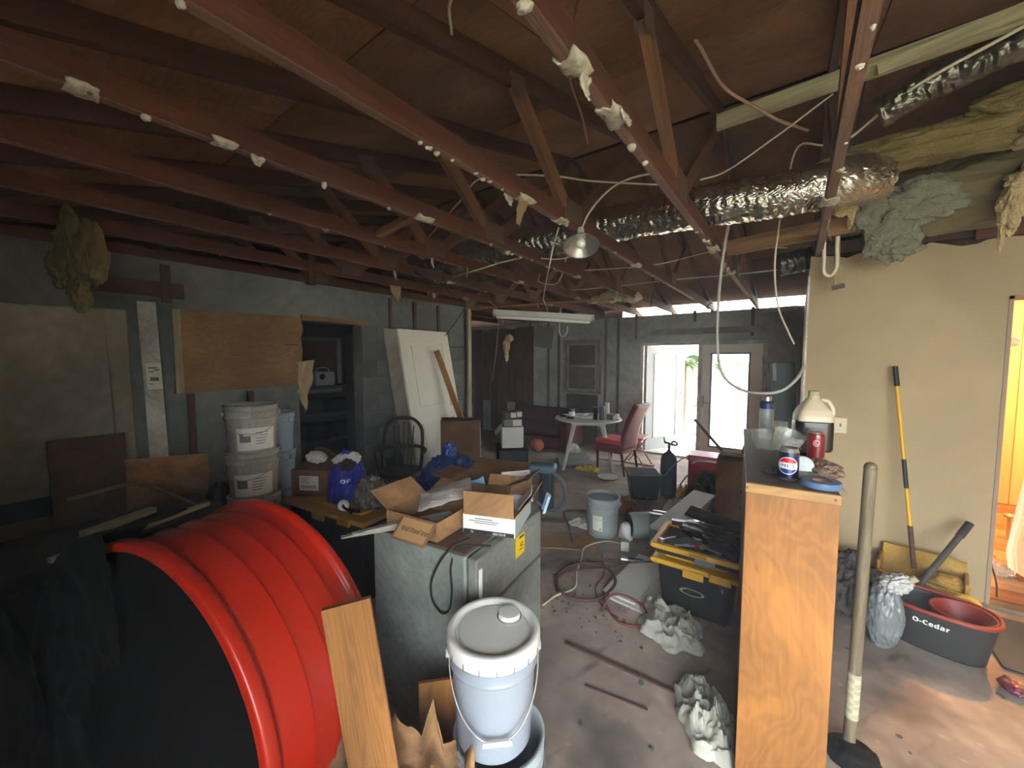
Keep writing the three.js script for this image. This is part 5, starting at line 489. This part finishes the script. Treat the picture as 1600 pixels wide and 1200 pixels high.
{ const o = T('gallon_jug', 'cloudy plastic gallon jug half full of dark liquid', 'jug', [0.075, TY, -2.42], 0.2); const sq = (y, r, k) => ({ y, r, k }); const rings = [sq(0, 0.068, 0.5), sq(0.012, 0.076, 0.5), sq(0.12, 0.076, 0.5), sq(0.17, 0.074, 0.5), sq(0.2, 0.064, 0.4), sq(0.235, 0.042, 0.2), sq(0.26, 0.024, 0), sq(0.275, 0.02, 0), sq(0.29, 0.02, 0)];
  const body = (a, b, s) => { const p = [], ix = [], n = 40; const rs = []; for (let i = 0; i <= 40; i++) { const y = a + (b - a) * i / 40; let j = 0; while (j < rings.length - 2 && rings[j + 1].y < y) j++; const t = Math.min(1, Math.max(0, (y - rings[j].y) / (rings[j + 1].y - rings[j].y))); rs.push([y, rings[j].r + (rings[j + 1].r - rings[j].r) * t, rings[j].k + (rings[j + 1].k - rings[j].k) * t]); }
    for (const [y, r, k] of rs) for (let i = 0; i < n; i++) { const t = i / n * 2 * PI, q = 1 / Math.pow(Math.pow(Math.abs(Math.cos(t)), 2 + k * 6) + Math.pow(Math.abs(Math.sin(t)), 2 + k * 6), 1 / (2 + k * 6)); p.push(Math.cos(t) * r * q * s, y, Math.sin(t) * r * q * s); }
    for (let j = 0; j < rs.length - 1; j++) for (let i = 0; i < n; i++) { const A = j * n + i, B = j * n + (i + 1) % n; ix.push(A, A + n, B, B, A + n, B + n); } const c0 = p.length / 3; p.push(0, a, 0, 0, b, 0); for (let i = 0; i < n; i++) { ix.push(c0, i, (i + 1) % n); const e = (rs.length - 1) * n; ix.push(c0 + 1, e + (i + 1) % n, e + i); }
    const g = new THREE.BufferGeometry(); g.setAttribute('position', new THREE.Float32BufferAttribute(p, 3)); g.setIndex(ix); g.computeVertexNormals(); return g; };
  ob('liquid', body(0.0, 0.145, 1), mat(0x17110e, 0.3), o); ob('jug_wall', body(0.1455, 0.27, 1), mat(0xbfae90, 0.45), o); ob('cap', rod([0, 0.268, 0], [0, 0.292, 0], 0.022), M.pale, o); ob('handle', tube([[0.03, 0.25, 0], [0.055, 0.245, 0], [0.078, 0.2, 0], [0.076, 0.165, 0]], 0.01, 24, 8), mat(0xbfae90, 0.45), o); }
const cup = (label, p, r) => { const o = T('plastic_cup', label, 'cup', p); o.rotation.set(...r); ob('cup', lathe([[0, 0], [0.045, 0], [0.05, 0.004], [0.062, 0.085], [0.066, 0.088], [0.063, 0.09], [0.047, 0.006], [0, 0.004]], 40), M.clear, o); };
cup('clear plastic tub at the left edge of the cabinet top', [-0.11, TY, -2.3], [0, 0, 0]); cup('second clear tub tilted over the first on the cabinet top', [-0.035, TY + 0.02, -2.22], [0.3, 0.4, -0.35]);
{ const o = T('clear_bottle', 'slim clear bottle with a dark blue collar on the cabinet top', 'bottle', [-0.125, TY, -2.6]); ob('body', lathe([[0, 0], [0.032, 0], [0.034, 0.01], [0.034, 0.17], [0.028, 0.19], [0.028, 0.2]], 30), M.frost, o); ob('collar', lathe([[0.0345, 0.17], [0.0355, 0.175], [0.0355, 0.2], [0.029, 0.212], [0, 0.212]], 30), mat(0x2a3358, 0.5), o); ob('cap', lathe([[0.02, 0.212], [0.022, 0.235], [0.015, 0.245], [0, 0.245]], 24), M.steel, o); }
one('clear_cup', 'small clear beaker behind the tubs near the jug', 'cup', lathe([[0, 0], [0.03, 0], [0.036, 0.1], [0.033, 0.1], [0.028, 0.004], [0, 0.004]], 30), M.clear, [-0.06, TY, -2.62]);
{ const o = T('tape_roll', 'wide roll of blue tape lying at the front right of the cabinet', 'tape roll', [0.085, TY, -1.72]); ob('roll', lathe([[0.03, 0], [0.056, 0], [0.058, 0.003], [0.058, 0.022], [0.056, 0.024], [0.03, 0.024]], 44), mat(0x4a6484, 0.6), o); ob('core', lathe([[0.022, 0.001], [0.03, 0.001], [0.03, 0.022], [0.022, 0.022], [0.022, 0.001]], 40), M.kraft, o); }
one('brown_paper_bag', 'crumpled brown paper bag at the right rear of the cola can', 'paper bag', heap(0.075, 0.04, 0.11, 0.28, 2, 151, 0.6), mat(0x76604f, 0.85), [0.085, TY, -1.93]); one('paper_scrap', 'tan paper scrap hanging over the right edge of the cabinet', 'paper', sheet(4, 8, (u, v) => [0.1 + v * 0.06, TY + 0.012 - v * v * 0.04 + u * 0.004, -1.95 + v * 0.16 + u * 0.03], 0.002), M.tan); one('clear_disc', 'round translucent lid standing behind the cola can', 'lid', lathe([[0, 0.004], [0.03, 0.006], [0.034, 0], [0.036, 0.002], [0.03, 0.01], [0, 0.008]], 36).rotateX(PI / 2 - 0.3), mat(0xaeb4b0, 0.35), [0.035, TY + 0.036, -1.86]); one('paper_scrap', 'cream paper wedge beside the cola can', 'paper', bx(0.07, 0.004, 0.09), M.pale, [0.045, TY + 0.012, -1.82], [0.1, 0.7, 0.1]);
one('debris_lump', 'dark crumpled debris in the middle of the cabinet top', 'debris', heap(0.06, 0.05, 0.09, 0.3, 2, 157, 0.5), mat(0x3d4144, 0.7), [0.01, TY, -2.35]); one('debris_lump', 'small dark lighter and scraps left of the cola can', 'debris', heap(0.03, 0.02, 0.03, 0.3, 2, 159, 0.4), mat(0x33363c, 0.5), [-0.065, TY, -1.82]);
{ const o = T('dark_screen', 'dark green folded panel leaning behind the cabinet by the wall edge', 'panel', [-0.065, 0, -4.12], 0.3); ob('panel', rb(0.2, 1.62, 0.05, 0.01, 0, 0.81, 0, 0, 0, 0.06), mat(0x27332e, 0.7), o); ob('edge_strip', rb(0.03, 0.16, 0.055, 0.005, -0.1, 1.54, 0, 0, 0, 0.06), M.block3, o); }
// ---------------------------------------------------------------- right side: pole, bucket, brooms
{ const o = T('metal_pole', 'long rusty pole with white tape leaning beside the orange cabinet', 'pole'); ob('pole', rod([0.238, 0.0, -2.06], [0.25, 1.225, -2.03], 0.021, 0.021, 20), M.pipe, o); ob('tape_wrap', rod([0.2405, 0.16, -2.057], [0.2425, 0.36, -2.052], 0.0225, 0.0225, 20), M.pale, o); ob('foot', heap(0.09, 0.05, 0.09, 0.15, 1.6, 163, 0.2), M.rubber, o, [0.25, 0, -2.03]); ob('cap', new THREE.SphereGeometry(0.0215, 20, 12).translate(0.25, 1.225, -2.03), M.pipe, o); }

{ const o = T('light_switch', 'beige light switch on the tan wall beside the jug', 'light switch', [0.29, 1.14, -3.86]); ob('plate', rb(0.075, 0.118, 0.01, 0.003, 0, 0, 0.004), mat(0xc9b996, 0.5), o); ob('toggle', rb(0.012, 0.026, 0.016, 0.004, 0, 0.004, 0.012), M.pale, o); }
{ const o = T('push_broom', 'yellow broom handle with a black grip leaning on the tan wall', 'broom'); const A = [0.56, 1.6, -3.79], B = [0.7, 0.2, -3.66], L = (t) => A.map((a, i) => a + (B[i] - a) * t); ob('handle', rod(L(0.08), L(0.95), 0.0105), M.yellow, o); ob('grip', rod(L(0), L(0.1), 0.015, 0.016, 16), M.black, o); ob('joint', rod(L(0.46), L(0.6), 0.0125), M.cordDark, o); ob('socket', rod(L(0.78), L(0.98), 0.014), M.oldwood, o); }
{ const o = T('wringer_box', 'yellow plastic mop wringer box standing against the tan wall', 'mop wringer', [0.73, 0, -3.66], -0.22); const w = 0.4, h = 0.27; ob('shell', [rb(w, h, 0.02, 0.008, 0, h / 2 + 0.05, -0.1, -0.12), rb(w, h * 0.62, 0.02, 0.008, 0, h * 0.31 + 0.03, 0.1, 0.16), rb(0.02, h * 0.8, 0.22, 0.008, -w / 2, h * 0.4 + 0.04, 0), rb(0.02, h * 0.8, 0.22, 0.008, w / 2, h * 0.4 + 0.04, 0), rb(w, 0.03, 0.22, 0.01, 0, 0.025, 0)], mat(0xc79a2a, 0.6, { map: dustT }), o); ob('cloth_inside', lump(0.09, 0.05, 0.07, 0.3, 2, 171, 4, 0.5).translate(0.12, 0.2, 0.02), mat(0xa8823a, 0.9), o); ob('side_loop', new THREE.TorusGeometry(0.055, 0.016, 10, 28).translate(0.2, 0.13, 0.12), mat(0xc79a2a, 0.6), o); }
{ const o = T('plunger_stick', 'grubby dark tool handle leaning from the yellow box to the door jamb', 'tool handle'); ob('shaft', rod([0.66, 0.17, -3.42], [0.93, 0.55, -3.72], 0.017, 0.017, 14), M.iron, o); ob('grip', rod([0.895, 0.5, -3.68], [0.95, 0.58, -3.74], 0.021, 0.021, 14), mat(0x2b2724, 0.8), o); ob('foot', lump(0.06, 0.03, 0.05, 0.2, 2, 175, 3).translate(0.64, 0.15, -3.4), M.oldwood, o); }
one('rolled_mat', 'beige rolled mat lying along the foot of the tan wall', 'rolled mat', rod([0.12, 0.17, -3.72], [0.5, 0.19, -3.72], 0.055, 0.055, 24), mat(0x8c7355, 0.9)); one('rag_pile', 'brown rag pile under the rolled mat', 'cloth', cloth(0.2, 0.1, 0.16, 181), mat(0x5d4c40, 0.95), [0.34, 0, -3.7]);
{ const o = T('mop_bucket', 'black oval mop bucket with a red rim and white lettering', 'mop bucket', [0.70, 0, -3.17], -0.24); const ov = (rx, rz) => { const s = new THREE.Shape(); s.absellipse(0, 0, rx, rz, 0, 2 * PI); return s; };
  const n = 72, prof = [[0, 0.195, 0.115], [0.01, 0.2, 0.12], [0.22, 0.232, 0.152], [0.235, 0.24, 0.16], [0.24, 0.234, 0.154], [0.22, 0.222, 0.142], [0.03, 0.19, 0.11]], p = [], ix = [], uvs = []; prof.forEach(([y, a, b]) => { for (let i = 0; i < n; i++) { const t = i / n * 2 * PI, e = (v) => Math.sign(v) * Math.pow(Math.abs(v), 0.75); p.push(a * e(Math.cos(t)), y, b * e(Math.sin(t))); } });
  for (let j = 0; j < prof.length - 1; j++) for (let i = 0; i < n; i++) { const A = j * n + i, B = j * n + (i + 1) % n; ix.push(A, A + n, B, B, A + n, B + n); } for (const [j, s] of [[0, 0], [prof.length - 1, 1]]) { const c = p.length / 3; p.push(0, prof[j][0], 0); for (let i = 0; i < n; i++) { const A = j * n + i, B = j * n + (i + 1) % n; s ? ix.push(c, B, A) : ix.push(c, A, B); } }
  const g = new THREE.BufferGeometry(); g.setAttribute('position', new THREE.Float32BufferAttribute(p, 3)); g.setIndex(ix); g.computeVertexNormals(); ob('tub', g, mat(0x232423, 0.55), o);
  const redP = mat(0x7e231f, 0.5); const ring = []; for (let i = 0; i <= 60; i++) { const t = i / 60 * 2 * PI, e = (v) => Math.sign(v) * Math.pow(Math.abs(v), 0.75); ring.push([0.238 * e(Math.cos(t)), 0.243, 0.158 * e(Math.sin(t))]); } ob('rim', tube(ring, 0.011, 120, 8), redP, o); ob('wringer', lathe([[0.06, 0.12], [0.1, 0.2], [0.118, 0.25], [0.128, 0.252], [0.128, 0.24], [0.11, 0.2], [0.07, 0.115], [0.06, 0.12]], 44).translate(0.1, 0, 0.015), redP, o); ob('wringer_base', lathe([[0, 0.122], [0.065, 0.122], [0.065, 0.115], [0, 0.115]], 30).translate(0.1, 0, 0.015), M.rubber, o);
  const t = canvas(512, 128, (c) => { c.fillStyle = '#232423'; c.fillRect(0, 0, 512, 128); c.fillStyle = '#f0f0ee'; c.font = 'bold 104px sans-serif'; c.textAlign = 'center'; c.fillText('O-Cedar', 256, 98); }); ob('lettering', sheet(20, 4, (u, v) => { const x = -0.09 + u * 0.18 - 0.01, y = 0.155 + v * 0.045, k = 1 + (y - 0.12) * 0.95, e = Math.pow(Math.max(0, 1 - Math.pow(Math.abs(x) / (0.216 * k), 2 / 0.75)), 0.375); return [x, y, (0.1365 + (y - 0.115) * 0.152) * e + 0.0035]; }, 0.001), decal(t, 0.5), o); }
{ const o = T('grey_sack', 'grey plastic sack with a tied white neck left of the mop bucket', 'plastic bag', [0.46, 0, -2.98]); ob('bag', lump(0.085, 0.19, 0.08, 0.14, 1.7, 191, 6, 0.5).translate(0, 0.185, 0), phys(0x686c6c, 0.4, { clearcoat: 0.2 }), o); ob('neck', lump(0.07, 0.05, 0.05, 0.4, 2.2, 193, 4, 0.6).rotateZ(0.5).translate(0.04, 0.38, 0), mat(0xa9a7a0, 0.5), o); ob('tip', rod([0.08, 0.4, 0], [0.12, 0.44, 0], 0.014, 0.018), M.pale, o); }
one('dark_sack', 'dark bin bag behind the rusty pole and grey sack', 'bag', heap(0.16, 0.3, 0.16, 0.25, 1.8, 197, 0.5), mat(0x3a3330, 0.7), [0.36, 0, -3.35]); one('red_tool', 'dark red plastic tool on the floor right of the mop bucket', 'tool', [lump(0.05, 0.03, 0.06, 0.2, 2, 201, 4, 0.3).translate(0, 0.03, 0), rod([0.0, 0.05, 0.01], [0.06, 0.045, 0.03], 0.008)], mat(0x5a1f2a, 0.35), [0.93, 0, -2.93]); one('rubber_mat', 'greenish rubber mat on the floor in front of the bathroom door', 'mat', sheet(16, 12, (u, v) => [0.95 + u * 0.8, 0.012 + Math.max(0, N3(u * 3, v * 3, 9)) * 0.02, -3.72 + v * 0.6], 0.012), mat(0x4d5148, 0.9)); one('tool_case', 'black tool at the right floor edge beside the red tool', 'tool', heap(0.1, 0.05, 0.06, 0.2, 2, 205, 0.3), M.rubber, [1.08, 0, -2.95]);
// bathroom
one('shower_curtain', 'long cream curtain hanging in the warm lit bathroom', 'curtain', sheet(60, 30, (u, v) => { const y = 1.55 - v * 1.52, k = 0.6 + v * 0.8; return [1.62 - k * 0.2 + u * 0.75 + Math.sin(u * 34) * 0.012, y, -4.62 + Math.sin(u * 44 + v * 1.2) * 0.035 * k + (v > 0.9 ? (v - 0.9) * 1.2 : 0)]; }, 0.004), mat(0xf0dcb4, 0.9)); one('hanging_towel', 'pale towel hanging higher in the bathroom doorway', 'towel', sheet(30, 24, (u, v) => [1.6 + u * 0.4 + v * -0.08, 1.62 - v * 0.5, -4.45 + Math.sin(u * 20) * 0.02], 0.008), mat(0xecd7ae, 0.95));
{ const o = T('globe_light', 'round frosted globe on the bathroom wall by the door jamb', 'wall light', [1.3, 1.78, -4.55]); ob('globe', new THREE.SphereGeometry(0.035, 24, 16), mat(0xe6dac0, 0.5), o); ob('stem', rod([-0.1, 0, 0], [-0.02, 0, 0], 0.012), M.steel, o); }
cable('thin dark cable hanging down the bathroom door jamb', [[1.11, 0.35, -4.0], [1.13, 0.25, -4.02], [1.17, 0.1, -4.05], [1.17, 0.01, -4.03]], 0.005, M.cordDark, 'hanging_cable'); one('clear_wrap', 'crumpled clear plastic wrap on the bathroom floor', 'plastic wrap', heap(0.09, 0.07, 0.07, 0.35, 2, 211, 0.7), phys(0xd8d0b8, 0.2, { transmission: 0.6, thickness: 0 }), [1.28, 0.012, -4.5]); one('toilet_valve', 'small chrome valve knob near the bathroom floor', 'valve', [lathe([[0, 0], [0.03, 0], [0.036, 0.012], [0.03, 0.03], [0, 0.034]], 24), rod([0, -0.2, 0], [0, 0, 0], 0.01)], M.steel, [1.6, 0.22, -5.4]);
{ const o = T('ceiling_bulb', 'warm bathroom ceiling bulb that lights the doorway', 'ceiling light', [1.75, 2.4, -5.2]); ob('bulb', new THREE.SphereGeometry(0.05, 20, 14), new THREE.MeshStandardMaterial({ color: 0xfff0d8, emissive: 0xffc080, emissiveIntensity: 6 }), o, [0, -0.05, 0]); ob('base', lathe([[0, 0.04], [0.06, 0.04], [0.06, 0.02], [0.03, 0], [0, 0]], 24), M.white, o);
  const l = new THREE.PointLight(0xffb468, 15); l.position.set(0, -0.13, 0); l.castShadow = true; l.shadow.radius = 3; o.add(l); }
scene.fog = new THREE.FogExp2(0xffffff, 0.017);
renderer.render(scene, camera);
